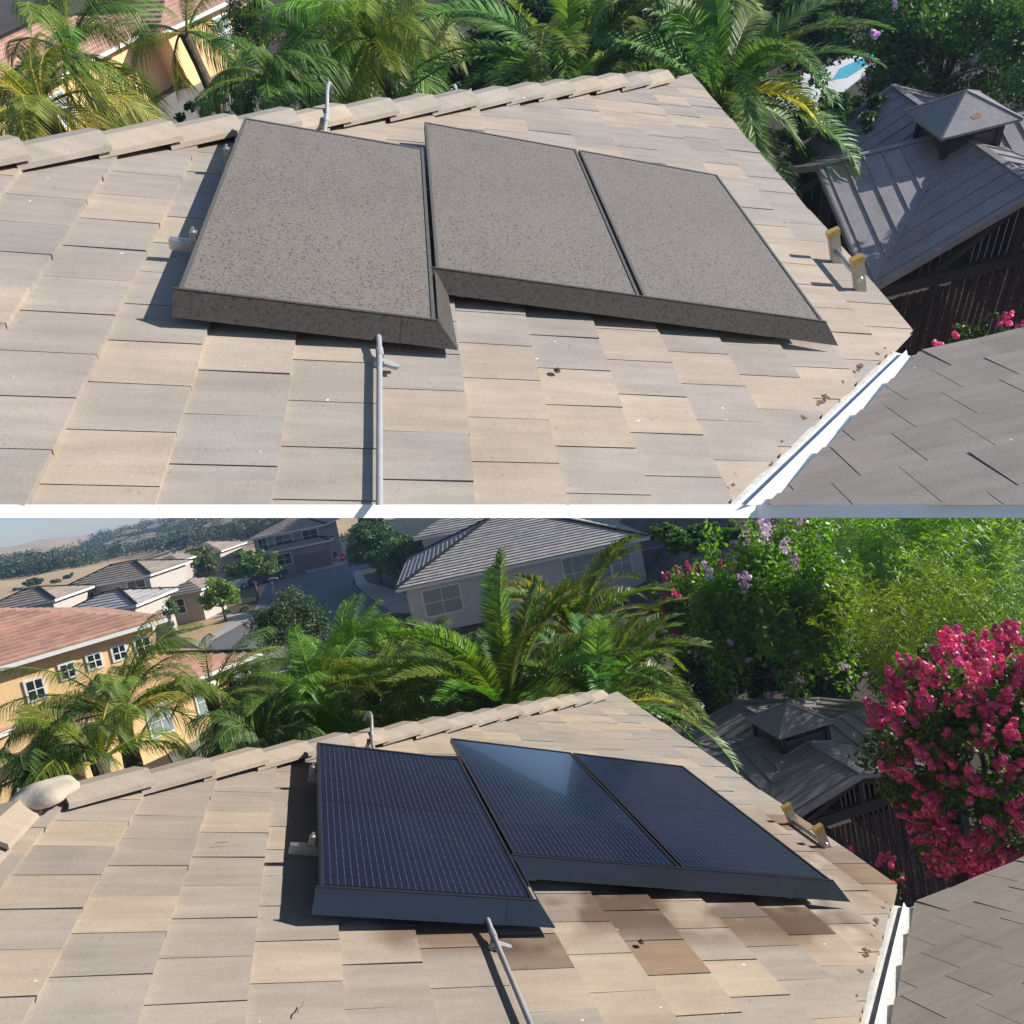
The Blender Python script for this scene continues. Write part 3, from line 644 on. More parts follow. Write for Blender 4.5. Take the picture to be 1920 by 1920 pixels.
def bushy(P, centre, ext, label, mat, seed, clumps=60, per=110, size=.05, name='tree', cat='tree', trunk=True, group=None, clump_r=None, tint=(1,1,1), flowers=None, base_z=0, upright=False):
    """ext: half extents; clumps spread over an uneven ellipsoid shell, limbs reach them"""
    CUR[0] = P; r = random.Random(seed); c = np.array(centre, float); ext = np.array(ext, float)
    o = thing(name, (c[0], c[1], base_z), label, cat, group); cs = []; rs = []
    for i in range(clumps):
        d = rv(r); d[2] = d[2] if d[2] > -.55 else -d[2]*.5; k = r.uniform(.45, 1.0) if i % 3 else r.uniform(.75, 1.15)
        cs.append(c+d*ext*k); rr = clump_r or ext.min()*.33; q = rr*r.uniform(.6, 1.25)
        rs.append(np.array([q, q, q*.75]) if not upright else np.array([q*.55, q*.55, q*1.5]))
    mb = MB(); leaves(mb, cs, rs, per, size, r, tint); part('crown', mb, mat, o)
    if trunk:
        mb = MB(); z0 = max(c[2]-ext[2]*.6, base_z+.3); ro = max(.05, ext.min()*.07)
        mb.tube([(c[0], c[1], base_z), (c[0]+.05, c[1], (base_z+z0)/2), (c[0], c[1]+.04, z0)], [ro*1.3, ro, ro*.8], 8)
        for q in r.sample(cs, min(16, len(cs))):
            m_ = (np.array([c[0], c[1], z0])+q)/2+rv(r)*ext*.06; mb.tube([(c[0], c[1], z0-.1), m_, q], [ro*.6, ro*.35, ro*.12], 6)
        part('trunk', mb, M['bark2'], o)
    if flowers:
        for (fm, n, s, sel, per_f, ps) in flowers:
            mb = MB()
            for i in range(n):
                for _ in range(40):
                    d = rv(r); p = c+d*ext*r.uniform(.92, 1.16)
                    if sel(p, d): break
                ax = d+np.array([0,0,.6]); ax /= np.linalg.norm(ax); sc = s*r.uniform(.6, 1.3); vs = []; fs = []; cl = []
                cj = r.uniform(.6, 1.15)
                for lobe in range(5):
                    lc = p+ax*sc*(lobe*.42)+rv(r)*sc*.42*(1-lobe*.14); lr = sc*.45*(1-lobe*.11)
                    for _ in range(per_f):
                        dd = rv(r); q = lc+dd*lr*r.uniform(.8, 1.05); u = np.cross(dd, rv(r)); u /= np.linalg.norm(u)+1e-9; v = np.cross(dd+.5*rv(r), u); w = ps*r.uniform(.6, 1.3)
                        k = len(vs); vs += [q-u*w, q-v*w, q+u*w, q+v*w]; fs.append((k, k+1, k+2, k+3)); j = cj*r.uniform(.7, 1.35); cl.append((j, j*r.uniform(.7, 1.6), j*r.uniform(.85, 1.25)))
                k = len(mb.v); mb.v += [tuple(map(float, q)) for q in vs]; mb.f += [tuple(i_+k for i_ in q) for q in fs]; mb.c += cl
            part('blossoms', mb, fm, o)
    return o
def grassy(P, centre, label, seed, stems=60, L=2.2, per=34, ll=.32, lw=.012, name='bamboo', cat='bamboo', spread=.5, lean=(.1, .7), mat='bamboo', tint=(1,1,1), z0=0, biasaz=None):
    CUR[0] = P; r = random.Random(seed); c = np.array(centre, float); o = thing(name, (c[0], c[1], z0), label, cat); mb = MB(); st = MB()
    for i in range(stems):
        a = r.uniform(0, 6.283) if biasaz is None else r.gauss(biasaz, .9); b = c+np.array([math.cos(a), math.sin(a), 0])*r.random()*spread; b[2] = z0+.05
        h0 = c[2]-z0; ln = r.uniform(*lean); p = b.copy(); n = 14; pts = [p.copy()]
        Lt = h0+L*r.uniform(.7, 1.1)
        for k in range(n):
            f = k/n; t = ln*f**2*1.9; d = np.array([math.cos(a)*math.sin(t), math.sin(a)*math.sin(t), math.cos(t)]); p = p+d*Lt/n; pts.append(p.copy())
        st.tube(pts, [.014*(1-.85*k/n) for k in range(n+1)], 5, col=tuple(x*1.2 for x in tint), caps=False)
        vs = []; fs = []; cs = []; cj = r.uniform(.7, 1.3)
        for _ in range(per*2):
            f = r.uniform(max(.25, 1-(L*1.5)/Lt), 1); q = f*n; i0 = min(int(q), n-1); bp = pts[i0]+(pts[i0+1]-pts[i0])*(q-i0)
            aa = r.uniform(0, 6.283); dh = np.array([math.cos(aa), math.sin(aa), r.uniform(.1, .9)]); dh /= np.linalg.norm(dh); l = ll*r.uniform(.6, 1.3)
            q1 = bp+dh*l*.5; q2 = bp+dh*l*.8-np.array([0,0,l*r.uniform(.15, .6)]); wd = np.cross(dh, rv(r)); wd /= np.linalg.norm(wd)+1e-9; w = lw*r.uniform(.7, 1.3)
            k = len(vs); vs += [bp, q1-wd*w, q1+wd*w, q2]; fs += [(k, k+1, k+2), (k+1, k+3, k+2)]; j = cj*r.uniform(.75, 1.25); c_ = (tint[0]*j, tint[1]*j, tint[2]*j); cs += [c_, c_]
        k = len(mb.v); mb.v += [tuple(map(float, q)) for q in vs]; mb.f += [tuple(i_+k for i_ in q) for q in fs]; mb.c += cs
    part('leaves', mb, M[mat], o); part('stems', st, M[mat], o); return o

# ------------------------------------------------------------------ neighbour houses
def hip_house(P, A, B, depth, z_e, label, wall, roofm, wins=(), pitch=.36, over=.5, gable=False, expo=.5, lip=.07, base_z=-.5, name='house', garage=None, z_base=None, tilesw=True, fascia=.16, hollow=False):
    """A,B: left and right ends of the front eave (local xy), depth away from the camera"""
    CUR[0] = P; A = np.array([A[0], A[1], z_e]); B = np.array([B[0], B[1], z_e]); X = B-A; W = np.linalg.norm(X); X /= W
    Y = np.array([-X[1], X[0], 0]); 
    if Y@((A+B)/2-P.c) < 0: Y = -Y
    Z = np.array([0,0,1.]); o = thing(name, ((A+B)/2+Y*depth/2)*[1,1,0], label, 'house'); r = random.Random(int(W*100))
    hd = depth/2; rise = hd*pitch; run = hd
    mb = MB(); wa = A+X*over+Y*over; wb = B-X*over+Y*over; wd = Y*(depth-2*over)
    mb.prism([wa*[1,1,0]+Z*base_z, wb*[1,1,0]+Z*base_z, (wb+wd)*[1,1,0]+Z*base_z, (wa+wd)*[1,1,0]+Z*base_z], Z*(z_e-base_z-.02)); part('wall', mb, wall, o)
    cl = 1/math.sqrt(1+pitch*pitch); Nn = (-Y*pitch+Z)*cl
    def slope(O, D, L, Nm, length, width, cuts, nm):
        mb = MB(); n = int(length/expo)+1
        for k in range(n):
            s0 = k*expo; s1 = min(length, s0+expo); j = r.uniform(.88, 1.1)
            w = .42 if tilesw else width; m_ = max(1, int(math.ceil(width/w)))
            for q in range(m_):
                t0, t1 = q*w, min(width, (q+1)*w); jj = j*r.uniform(.86, 1.12)
                a = O+D*(-s0)+L*t0+Nm*lip; b = O+D*(-s0)+L*t1+Nm*lip; c = O+D*(-s1-.02)+L*t1; d = O+D*(-s1-.02)+L*t0
                mb.add([a, b, c, d, a-Nm*lip, b-Nm*lip], [(0,1,2,3),(0,4,5,1)], (jj, jj*r.uniform(.95, 1.03), jj))
        part(nm, mb, roofm, o, cut=cuts)
    sl = hd/cl
    Df = (-Y-Z*pitch)*cl     # down the front slope
    dg = (X-Y)/2**.5; dg2 = (-X-Y)/2**.5   # hip plane normals (horizontal)
    hc = [] if gable else [(B, (X+Y)/2**.5), (A, (-X+Y)/2**.5)]
    slope(A, Df, X, (-Y*pitch+Z)*cl, sl, W, hc, 'roof')
    A2, B2 = A+Y*depth, B+Y*depth
    slope(B2, (Y-Z*pitch)*cl, -X, (Y*pitch+Z)*cl, sl, W, [] if gable else [(B2, (X-Y)/2**.5), (A2, (-X-Y)/2**.5)], 'roof')
    if not gable:
        slope(B, (X-Z*pitch)*cl, Y, (X*pitch+Z)*cl, sl, depth, [(B, -(X+Y)/2**.5), (B2, -(X-Y)/2**.5)], 'roof')
        slope(A2, (-X-Z*pitch)*cl, -Y, (-X*pitch+Z)*cl, sl, depth, [(A, -(-X+Y)/2**.5), (A2, -(-X-Y)/2**.5)], 'roof')
        mb = MB(); r1 = A+X*hd+Y*hd+Z*rise; r2 = B-X*hd+Y*hd+Z*rise
        if W > depth:
            for p, q in ((A, r1), (B, r2), (r1, r2), (A2, r1), (B2, r2)): mb.bar(p+Z*.09, q+Z*.09, .22, .09)
            part('ridge_caps', mb, roofm, o)
    else:
        mb = MB()
        for p in (A+X*over*.9, B-X*over*.9): mb.prism([p+Y*over*.9, p+Y*(depth-over*.9), p+Y*hd+Z*(rise-.1)], X*.02)
        part('gable_wall', mb, wall, o)
    mb = MB()
    for p, q in ((A, B), (B, B2), (A2, B2), (A, A2)): mb.bar(p-Z*.10, q-Z*.10, .05, fascia)
    part('fascia', mb, M['white'] if fascia > .1 else wall, o)
    for (f, z, w, h_, kind) in wins:       # f: fraction along the front, z: centre height
        f_side = None
        if isinstance(f, tuple): f_side, f = f
        if f_side == 'B': p = wb+wd*f; dx = Y; out = X
        else: p = wa+(wb-wa)*f; dx = X; out = -Y
        p = p*[1,1,0]+Z*z; m2 = MB(); m2.box(p, (dx, out, Z), (w/2+.09, .05, h_/2+.09)); fr = part('window', m2, M['white'], o)
        m2 = MB(); m2.box(p+out*.052, (dx, out, Z), (w/2, .006, h_/2)); part('pane', m2, M['win_l'] if kind == 'l' else M['win'], fr)
        m2 = MB(); m2.box(p+out*.062, (dx, out, Z), (.02, .008, h_/2)); m2.box(p+out*.0625, (dx, out, Z), (w/2, .008, .02)); part('muntin', m2, M['white'], fr)
    if garage:
        f, w, h_ = garage; p = (wa+(wb-wa)*f)*[1,1,0]+Z*(h_/2+.0); m2 = MB()
        for k in range(4): m2.box(p+Z*(h_*(k-1.5)/4)-Y*.04, (X, Y, Z), (w/2, .03, h_/8-.02))
        part('garage_door', m2, M['garage'], o)
    return o

def car(P, q, heading, label, paint):
    CUR[0] = P; c = np.array([q[0], q[1], 0.03]); X = np.array([math.cos(heading), math.sin(heading), 0]); Y = np.array([-X[1], X[0], 0]); Z = np.array([0,0,1.])
    o = thing('parked_car', c, label, 'car', 'cars parked along the far street')
    def sec(profile, w0, nm, mat, par):
        mb = MB(); n = len(profile)
        for sgn, k in ((1, 0),): 
            L_ = [c+X*x+Z*z+Y*w0*(1-.12*max(0, z-.9)) for x, z in profile]; R_ = [c+X*x+Z*z-Y*w0*(1-.12*max(0, z-.9)) for x, z in profile]
            mb.add(L_+R_, [tuple(range(n)), tuple(range(2*n-1, n-1, -1))]+[(i, i+n, (i+1)%n+n, (i+1)%n) for i in range(n)])
        return part(nm, mb, mat, par)
    body = sec([(-2.3,.35),(-2.32,.8),(-2.1,1.0),(-1.9,1.05),(-1.5,1.55),(-1.1,1.66),(.5,1.64),(1.15,1.08),(2.05,.95),(2.3,.75),(2.3,.35)], .9, 'body', paint, o)
    sec([(-1.75,1.1),(-1.42,1.52),(-1.1,1.58),(.45,1.57),(.95,1.1)], .905, 'side_window', M['win'], o)
    mb = MB(); mb.add([c+X*.56+Z*1.62+Y*.7, c+X*1.17+Z*1.1+Y*.78, c+X*1.17+Z*1.1-Y*.78, c+X*.56+Z*1.62-Y*.7], [(0,1,2,3)]); part('windscreen', mb, M['win'], o)
    for x in (-1.4, 1.4):
        for s in (-1, 1):
            mb = MB(); p = c+X*x+Y*s*.8+Z*.33; mb.tube([p-Y*.11, p+Y*.11], .33, 14); wh = part('wheel', mb, M['rubber'], o)
            mb = MB(); mb.tube([p+Y*s*.10, p+Y*s*.125], .19, 12); part('rim', mb, M['alu'], wh)
    for s in (-1, 1):
        mb = MB(); mb.box(c+X*2.28+Y*s*.65+Z*.72, (X, Y, Z), (.03, .18, .08)); part('headlight', mb, M['flash'], o)

def block_wall(P, q0, q1, h, label, z0=0.):
    CUR[0] = P; a = np.array([q0[0], q0[1], z0]); b = np.array([q1[0], q1[1], z0]); d = (b-a); L = np.linalg.norm(d); d /= L
    o = thing('block_wall', (a+b)/2, label, 'wall'); mb = MB(); mb.bar(a+np.array([0,0,h/2]), b+np.array([0,0,h/2]), .2, h)
    w = part('blocks', mb, M['block'], o); bs = BASE[o.name]; set_uv(w, lambda c: (float((c+bs-a)@d), float(c[2])))
    mb = MB(); mb.bar(a+np.array([0,0,h+.03]), b+np.array([0,0,h+.03]), .24, .06); part('coping', mb, M['concrete'], o)
def sheet(P, px, z, mat, name, cut=False):
    CUR[0] = P; mb = MB(); pts = [hz(P, u, v, z) for u, v in px]; mb.add(pts, [tuple(range(len(pts)))]); return structure(name, mb, mat, cut=cut)

# ================================================================== LOWER PLACE (after cleaning)
P = PL; CUR[0] = PL
fh = P.R.T@np.array([0,1.,0]); fa = math.atan2(fh[1], fh[0])
sky_px = [(-150,1050),(-20,1031),(28,1027),(60,1016),(100,1011),(150,1010),(190,1001),(250,986),(300,976),(400,957),(520,935),(700,900),(1000,850)]
sk = []
for u, v in sky_px:
    d = dray(P, u, v); hh = math.hypot(d[0], d[1]); sk.append((fa-math.atan2(d[1], d[0]), HC+d[2]/hh*900))
azs = [a for a, _ in sk]; zs = [z for _, z in sk]
aR0 = fa-math.atan2(*dray(P, 1180, 1000)[[1,0]])
def terrain(az, d):
    z = 0.
    if d > 95:
        k = min(1, (d-95)/805.); hgt = np.interp(az, azs, zs); z = hgt*k**1.25+ (math.sin(az*23+d*.013)*3.0+math.sin(az*57+d*.03)*1.2)*min(1, k*2)*(1-k)
    kr = min(1, max(0, (az-aR0)/.12)); 
    if kr > 0 and d > 34: z = z*(1-kr)+kr*min((d-34)*.42, 30)+kr*math.sin(d*.4+az*9)*.2
    return z
mb = MB(); NA, ND = 110, 70; a0, a1 = -1.15, 1.25
dd = [1.0]+[5*(1100/5)**(j/(ND-2)) for j in range(ND-1)]
vs = []
for j in range(ND):
    for i in range(NA+1):
        az = a0+(a1-a0)*i/NA; d = dd[j]; th_ = fa-az; vs.append((d*math.cos(th_), d*math.sin(th_), terrain(az, d)))
gi = MB(); go = MB(); gh = MB()
for j in range(ND-1):
    for i in range(NA):
        f = (j*(NA+1)+i, j*(NA+1)+i+1, (j+1)*(NA+1)+i+1, (j+1)*(NA+1)+i); az = a0+(a1-a0)*i/NA
        tgt = gh if (az > aR0-.01 and dd[j] > 33) else (go if dd[j] > 70 else gi)
        tgt.f.append(f); tgt.c.append((1,1,1))
for t in (gi, go, gh): t.v = vs
structure('ground', gi, M['soil']); structure('hills', go, M['dry'], smooth=True); structure('hillside', gh, M['hillm'], smooth=True)
mb = MB(); q = 40.
mb.add([(-300,-300,-.02),(300,-300,-.02),(300,0,-.02),(-300,0,-.02)], [(0,1,2,3)]); structure('ground', mb, M['soil'])

# street, pavements
sheet(P, [(380,1215),(470,1158),(500,1096),(560,1072),(640,1056),(700,1042),(700,1062),(668,1072),(660,1095),(690,1120),(740,1150),(680,1240),(480,1260)], .012, M['asphalt'], 'road')
sheet(P, [(470,1096),(330,1128),(330,1110),(500,1072),(600,1050),(640,1040),(700,1030),(700,1040),(640,1054),(560,1070),(500,1094)], .02, M['asphalt'], 'road')
sheet(P, [(300,1175),(340,1158),(480,1148),(470,1160),(400,1200),(385,1222),(350,1200)], .03, M['concrete'], 'pavement')
sheet(P, [(325,1180),(350,1162),(440,1160),(400,1185),(360,1205)], .036, M['dry'], 'verge')
sheet(P, [(330,1128),(470,1096),(485,1100),(480,1118),(440,1124),(340,1152),(320,1148)], .028, M['lawn'], 'lawn')
sheet(P, [(662,1072),(672,1068),(690,1092),(760,1112),(800,1150),(740,1150),(690,1118),(668,1098)], .04, M['concrete'], 'pavement')
sheet(P, [(560,1062),(600,1052),(640,1052),(660,1048),(640,1060),(575,1074)], .024, M['concrete'], 'driveway')
sheet(P, [(300,1380),(345,1345),(420,1330),(470,1345),(420,1400),(330,1440)], .03, M['path'], 'path')
sheet(P, [(470,1240),(560,1215),(620,1225),(640,1290),(520,1310),(480,1290)], .02, M['lawn'], 'lawn')
mb = MB(); c0 = hz(P, 1262, 1322)
for nm, mt, sx, sy, z in (('patio', 'patio', .9, 1.2, .05), ('pool_water', 'water', .5, .8, .058)):
    mb = MB(); mb.add([c0+np.array([x*sx, y*sy, 0])*[1,1,0]+np.array([0,0,z]) for x, y in ((-1,-1),(1,-1),(1,1),(-1,1))], [(0,1,2,3)]); structure(nm, mb, M[mt])

hL, cutL = our_house(PL, False); solar(PL, False, []); ladder(PL, False)
GL = (7.005*1.12, 11.201*1.12, HC+(2.566-8.5)*1.12, 3.103, 1.12, .444, .50, .533, .236); GU = (6.135*1.12, 9.806*1.12, HC+(3.48-8.5)*1.12, 3.147, 1.12, .81, .40, .507, .21)
gazebo(PL, False, GL)

def E(P, u, v, z): return hz(P, u, v, z)
def HH(uL, uR, v, dep, yaw=0.):
    c = at(PL, (uL+uR)/2, v, dep); w = (uR-uL)*dep/F; d = np.array([fh[1], -fh[0], 0]); d /= np.linalg.norm(d)
    ca, sa = math.cos(yaw), math.sin(yaw); d = np.array([d[0]*ca-d[1]*sa, d[0]*sa+d[1]*ca, 0]); return c-d*w/2, c+d*w/2, c[2]
# yellow neighbour
hip_house(P, E(P,-330,1345,5.6), E(P,312,1158,5.6), 11, 5.6, 'yellow stucco house, pink-red tile roof, row of small square windows, left of lower view', M['stucco_y'], M['rooft_r'],
    wins=[(.66,4.62,.42,.5,'d'),(.76,4.68,.42,.5,'d'),(.855,4.7,.42,.5,'d'),(.95,4.66,.5,.62,'d'),(.54,4.3,.5,.7,'d')], expo=.36, pitch=.33)
hip_house(P, E(P,120,1370,2.7), E(P,490,1222,2.7), 8, 2.7, 'low yellow wing with pink-red tile roof in front of the dark tree, lower view', M['stucco_y'], M['rooft_r'],
    wins=[(.93,1.5,.9,1.5,'l'),(.42,1.5,.9,1.2,'l'),(.70,1.5,.9,1.2,'l')], expo=.36, pitch=.30)
hip_house(P, E(P,-160,1440,3.2), E(P,112,1328,3.2), 3.0, 3.2, 'lean-to pink-red tile roof in shade at the foot of the yellow house', M['stucco_y'], M['rooft_r'], expo=.36, pitch=.4, gable=True)
# central grey house
hip_house(P, E(P,742,1106,3.0), E(P,1218,1006,3.0), 13, 3.0, 'grey stucco house with striped grey tile hip roof behind the date palms', M['stucco_g'], M['rooft_g'],
    wins=[(.14,1.75,2.1,1.5,'l'),(.70,1.7,1.1,1.9,'l'),(.80,1.7,1.5,1.9,'l'),(.905,1.75,1.1,1.5,'l')], expo=.34, pitch=.36)
hip_house(P, E(P,775,1010,4.5), E(P,960,975,4.5), 9, 4.5, 'grey roofed house half hidden behind the striped roof house', M['stucco_g'], M['rooft_g'], expo=.36, pitch=.4)
# street houses
A_, B_, z_ = HH(462, 612, 997, 88); hip_house(P, A_, B_, 8, z_, 'two-storey brown house with wide garage across the street, behind the parked cars', M['stucco_b'], M['rooft_b'],
    wins=[(.12,z_-1.0,1.0,1.4,'d'),(.42,z_-1.0,2.0,1.3,'d'),(.80,z_-1.,1.8,1.3,'d')], pitch=.34)
A_, B_, z_ = HH(482, 618, 1026, 85.5); hip_house(P, A_, B_, 2.6, z_, 'low porch roof along the front of the brown two-storey house', M['stucco_b'], M['rooft_b'], wins=[(.3,z_-1.2,1.6,1.2,'d')], garage=(.74,4.2,1.9), pitch=.34)
A_, B_, z_ = HH(92, 290, 1094, 66, -.12); hip_house(P, A_, B_, 7, z_, 'long pale house with grey-brown hip roof beyond the yellow house', M['stucco_p'], M['rooft_b'],
    wins=[(.10,z_-1.1,.6,.8,'d'),(.30,z_-1.1,.6,1.0,'d'),(.62,z_-.9,.5,.7,'d'),(.84,z_-1.0,1.6,1.3,'d')], pitch=.34)
A_, B_, z_ = HH(290, 380, 1112, 64, -.1); hip_house(P, A_, B_, 5, z_, 'garage wing with grey-brown roof beside the bright green street tree', M['stucco_p'], M['rooft_b'], wins=[(.3,z_-1.2,1.2,1.2,'d')], pitch=.34)
A_, B_, z_ = HH(268, 340, 1058, 76, -.1); hip_house(P, A_, B_, 5, z_, 'tan house with grey-brown roof behind the long pale house', M['stucco_t'], M['rooft_b'], wins=[(.4,z_-1.1,.8,.9,'d')], pitch=.34)
A_, B_, z_ = HH(312, 418, 1042, 88, -.1); hip_house(P, A_, B_, 7, z_, 'farther tan house showing mostly its brown roof above the street trees', M['stucco_t'], M['rooft_b'], pitch=.34)
A_, B_, z_ = HH(-60, 104, 1140, 60); hip_house(P, A_, B_, 6, z_, 'low house with grey roof at the far left behind the pink roof', M['stucco_p'], M['rooft_b'], pitch=.34)
A_, B_, z_ = HH(78, 262, 1150, 57, -.1); hip_house(P, A_, B_, 6, z_, 'low striped grey roof between the pink roof and the long pale house', M['stucco_p'], M['rooft_g'], pitch=.34)
for (u, v, w, lab) in ((300,1000,13,'white house'),(355,988,11,'cream cottage'),(248,1012,11,'white bungalow'),(275,1030,14,'pale long house'),(420,1004,12,'cream house'),(232,1032,11,'small white house')):
    d = dray(P, u, v); az = fa-math.atan2(d[1], d[0]); hh = math.hypot(d[0], d[1]); D_ = 620.
    for D_ in range(200, 880, 10):
        if HC+d[2]/hh*D_ <= terrain(az, D_): break
    c = P.c+d/hh*D_; x = np.array([d[1], -d[0], 0])/hh; zt = terrain(az, D_)
    hip_house(P, c-x*w/2, c+x*w/2, 8, zt+3.2, '%s among the far trees on the hill, near (%s)' % (lab, 'skyline' if v < 1005 else 'dry field'), M['flash'], M['rooft_b'], base_z=zt-3, pitch=.3)

# far wooded slope: one mass
CUR[0] = P; r = random.Random(21); mb = MB(); cnt = 0
top = lambda u: np.interp(u, [p[0] for p in sky_px], [p[1] for p in sky_px])
low = lambda u: np.interp(u, [-40, 28, 100, 180, 260, 330, 400, 480, 560], [1095, 1086, 1074, 1060, 1040, 1036, 1022, 1012, 1005])
upb = lambda u: np.interp(u, [-40, 28, 110, 150, 185, 215, 300], [1056, 1050, 1046, 1030, 1006, 996, 972])
def hit(u, v):
    d = dray(P, u, v); az = fa-math.atan2(d[1], d[0]); hh = math.hypot(d[0], d[1])
    for D_ in np.arange(110, 890, 8.):
        if HC+d[2]/hh*D_ <= terrain(az, D_)+.01: return P.c*[1,1,0]+d/hh*D_*[1,1,0]+np.array([0,0,terrain(az, D_)]), D_
    return P.c*[1,1,0]+d/hh*880*[1,1,0]+np.array([0,0,terrain(az, 880)]), 880
while cnt < 1100:
    u = r.uniform(-30, 580); v = r.uniform(upb(u)+7, low(u))
    p, D_ = hit(u, v); R_ = r.uniform(1.6, 3.4)*(.6+D_/900)
    cs = [p+np.array([0,0,R_*.7])+rv(r)*R_*.6 for _ in range(6)]; g = r.random()
    leaves(mb, cs, [np.array([R_*.55]*3)]*6, 16, R_*.16, r, (1+.3*g, 1+.1*g, 1-.1*g), .35); cnt += 1
structure('wooded_slope', mb, M['grovem'], 'stuff')

def T(u, v, d): return at(PL, u, v, d)
def px2m(n, d): return n*d/F
def street_tree(u, v, ru, rvv, base_v, label, mat, seed, tint=(1,1,1), clumps=70, per=90, size=None, z=0., **k):
    b = hz(PL, u, base_v, z); dep = proj(PL, b)[2]; c = at(PL, u, v, dep)
    c[0], c[1] = c[0], c[1]
    e = (px2m(ru, dep), px2m(ru, dep), px2m(rvv, dep)); return bushy(PL, c, e, label, M[mat], seed, clumps, per, size or dep*.0022, tint=tint, base_z=z, **k)
street_tree(470, 1065, 44, 32, 1128, 'round mid-green street tree in front of the parked white car', 'tree', 1, (.75,.85,.8))
street_tree(412, 1118, 30, 30, 1168, 'bright yellow-green young tree standing in the verge', 'tree', 2, (1.3,1.35,.8))
street_tree(378, 1062, 30, 36, 1120, 'grey-green tall tree beside the garage wing', 'dtree', 3, (1.7,1.5,1.6))
street_tree(353, 1132, 20, 18, 1152, 'dark round bush by the garage wing', 'dtree', 4, name='bush', cat='bush', trunk=False)
street_tree(300, 1142, 26, 36, 1190, 'grey-green drooping tree beside the corner of the yellow house', 'dtree', 5, (1.5,1.5,1.5))
street_tree(262, 1115, 12, 14, 1150, 'small feathery tree in front of the long pale house', 'tree', 6, clumps=30)
street_tree(700, 1030, 48, 46, 1098, 'big rounded green tree behind the stop sign', 'dtree', 7, (1.3,1.5,1.3), clumps=120, per=110)
street_tree(757, 1050, 48, 40, 1100, 'second rounded green tree next to the grey house hip', 'dtree', 8, (1.5,1.8,1.3), clumps=110, per=110)
street_tree(690, 988, 34, 18, 1040, 'dark tree rising behind the rounded trees', 'dtree', 9)
street_tree(850, 1015, 40, 14, 1045, 'light green shrub row behind the grey roof', 'tree', 10, name='hedge', cat='hedge', trunk=False)
bushy(PL, T(548,1180,27), (1.25,1.25,1.25), 'dark broadleaf tree with rusty top leaves beside the yellow wing', M['dtree'], 11, 110, 120, .055, tint=(1.1,1.15,1.2))
street_tree(60, 1094, 14, 9, 1104, 'lone round tree in the dry field at far left', 'dtree', 12, name='tree', clumps=30)
street_tree(345, 1012, 26, 10, 1026, 'broad dark tree at the edge of the dry field', 'dtree', 13, clumps=40)
for i, (u, v) in enumerate(((103,1092),(128,1082),(30,1108),(318,1022),(385,1145),(425,1148),(460,1140))):
    b = hz(PL, u, v+6); dep = proj(PL, b)[2]
    bushy(PL, at(PL, u, v, dep), (px2m(9, dep),)*2+(px2m(6, dep),), ['small dark shrub in the dry field, left one','small dark shrub in the dry field, right one','shrub at the left edge of the dry field','shrub by the far brown roof','clipped green mound by the verge','clipped green mound beside the young tree','clipped green mound near the kerb'][i], M['dtree' if i < 4 else 'tree'], 40+i, 16, 60, dep*.0018, name='shrub', cat='shrub', trunk=False)
hedge_e = [(1285,1020,30,26),(1330,1008,34,26),(1385,1002,34,22),(1250,1000,22,16)]
for i, (u, v, a, b) in enumerate(hedge_e):
    bushy(PL, T(u, v, 24), (px2m(a,24), 1., px2m(b,24)), 'dense green hedge shrub below the dark hillside, %s' % ['beside the grey house corner','in the middle of the row','at the right end of the row','highest on the bank'][i], M['shrub'], 60+i, 60, 110, .05, name='hedge_shrub', cat='shrub', trunk=False, tint=(1.1,1.3,1.3), group='hedge shrubs below the hillside')
block_wall(P, hz(P,1215,1085)[:2], hz(P,1640,1010)[:2], 1.8, 'long brown block wall behind the flowering shrubs, foot of the hillside')
block_wall(P, hz(P,455,1345)[:2], hz(P,560,1325)[:2], 1.7, 'grey block wall between the yellow wing and the feathery palms')
block_wall(P, hz(P,560,1325)[:2], hz(P,700,1365)[:2], 1.9, 'grey block wall section behind the feathery palms')
for i, (u, v, hd, pt, lab) in enumerate(((572,1064,-1.2,'carw','silver car parked nose out in the driveway, left of the dark one'),(597,1056,-1.2,'card','dark car parked beside the silver one in the driveway'),(478,1098,.1,'carw','white car parked at the kerb behind the round street tree'),(500,1092,.1,'card','dark car parked at the kerb behind the white one'))):
    car(P, hz(P, u, v), fa+(hd if i < 2 else 2.2), lab, M[pt])
# stop sign
b = hz(P, 648, 1078); dep = proj(P, b)[2]; o = thing('stop_sign', b, 'red octagonal stop sign on a thin pole at the street corner', 'sign')
Z = np.array([0,0,1.]); tp = at(P, 641, 1045, dep); hgt = tp[2]; vdir = (P.c-b)*[1,1,0]; vdir /= np.linalg.norm(vdir); sx = np.cross(Z, vdir)
mb = MB(); mb.tube([b, b+Z*(hgt+.5)], .04, 8); part('pole', mb, M['steel'], o)
mb = MB(); ctr = b+Z*hgt+vdir*.05; mb.prism([ctr+(sx*math.cos(t)+Z*math.sin(t))*.48 for t in [math.pi/8+k*math.pi/4 for k in range(8)]], vdir*.012); pl = part('sign_plate', mb, M['white'], o)
mb = MB(); mb.prism([ctr+vdir*.014+(sx*math.cos(t)+Z*math.sin(t))*.44 for t in [math.pi/8+k*math.pi/4 for k in range(8)]], vdir*.006); pl = part('red_face', mb, M['red'], o)
fc = bpy.data.curves.new('lettering', 'FONT'); fc.body = 'STOP'; fc.size = .34; fc.align_x = 'CENTER'; fc.align_y = 'CENTER'; fc.extrude = .003; fc.materials.append(M['white'])
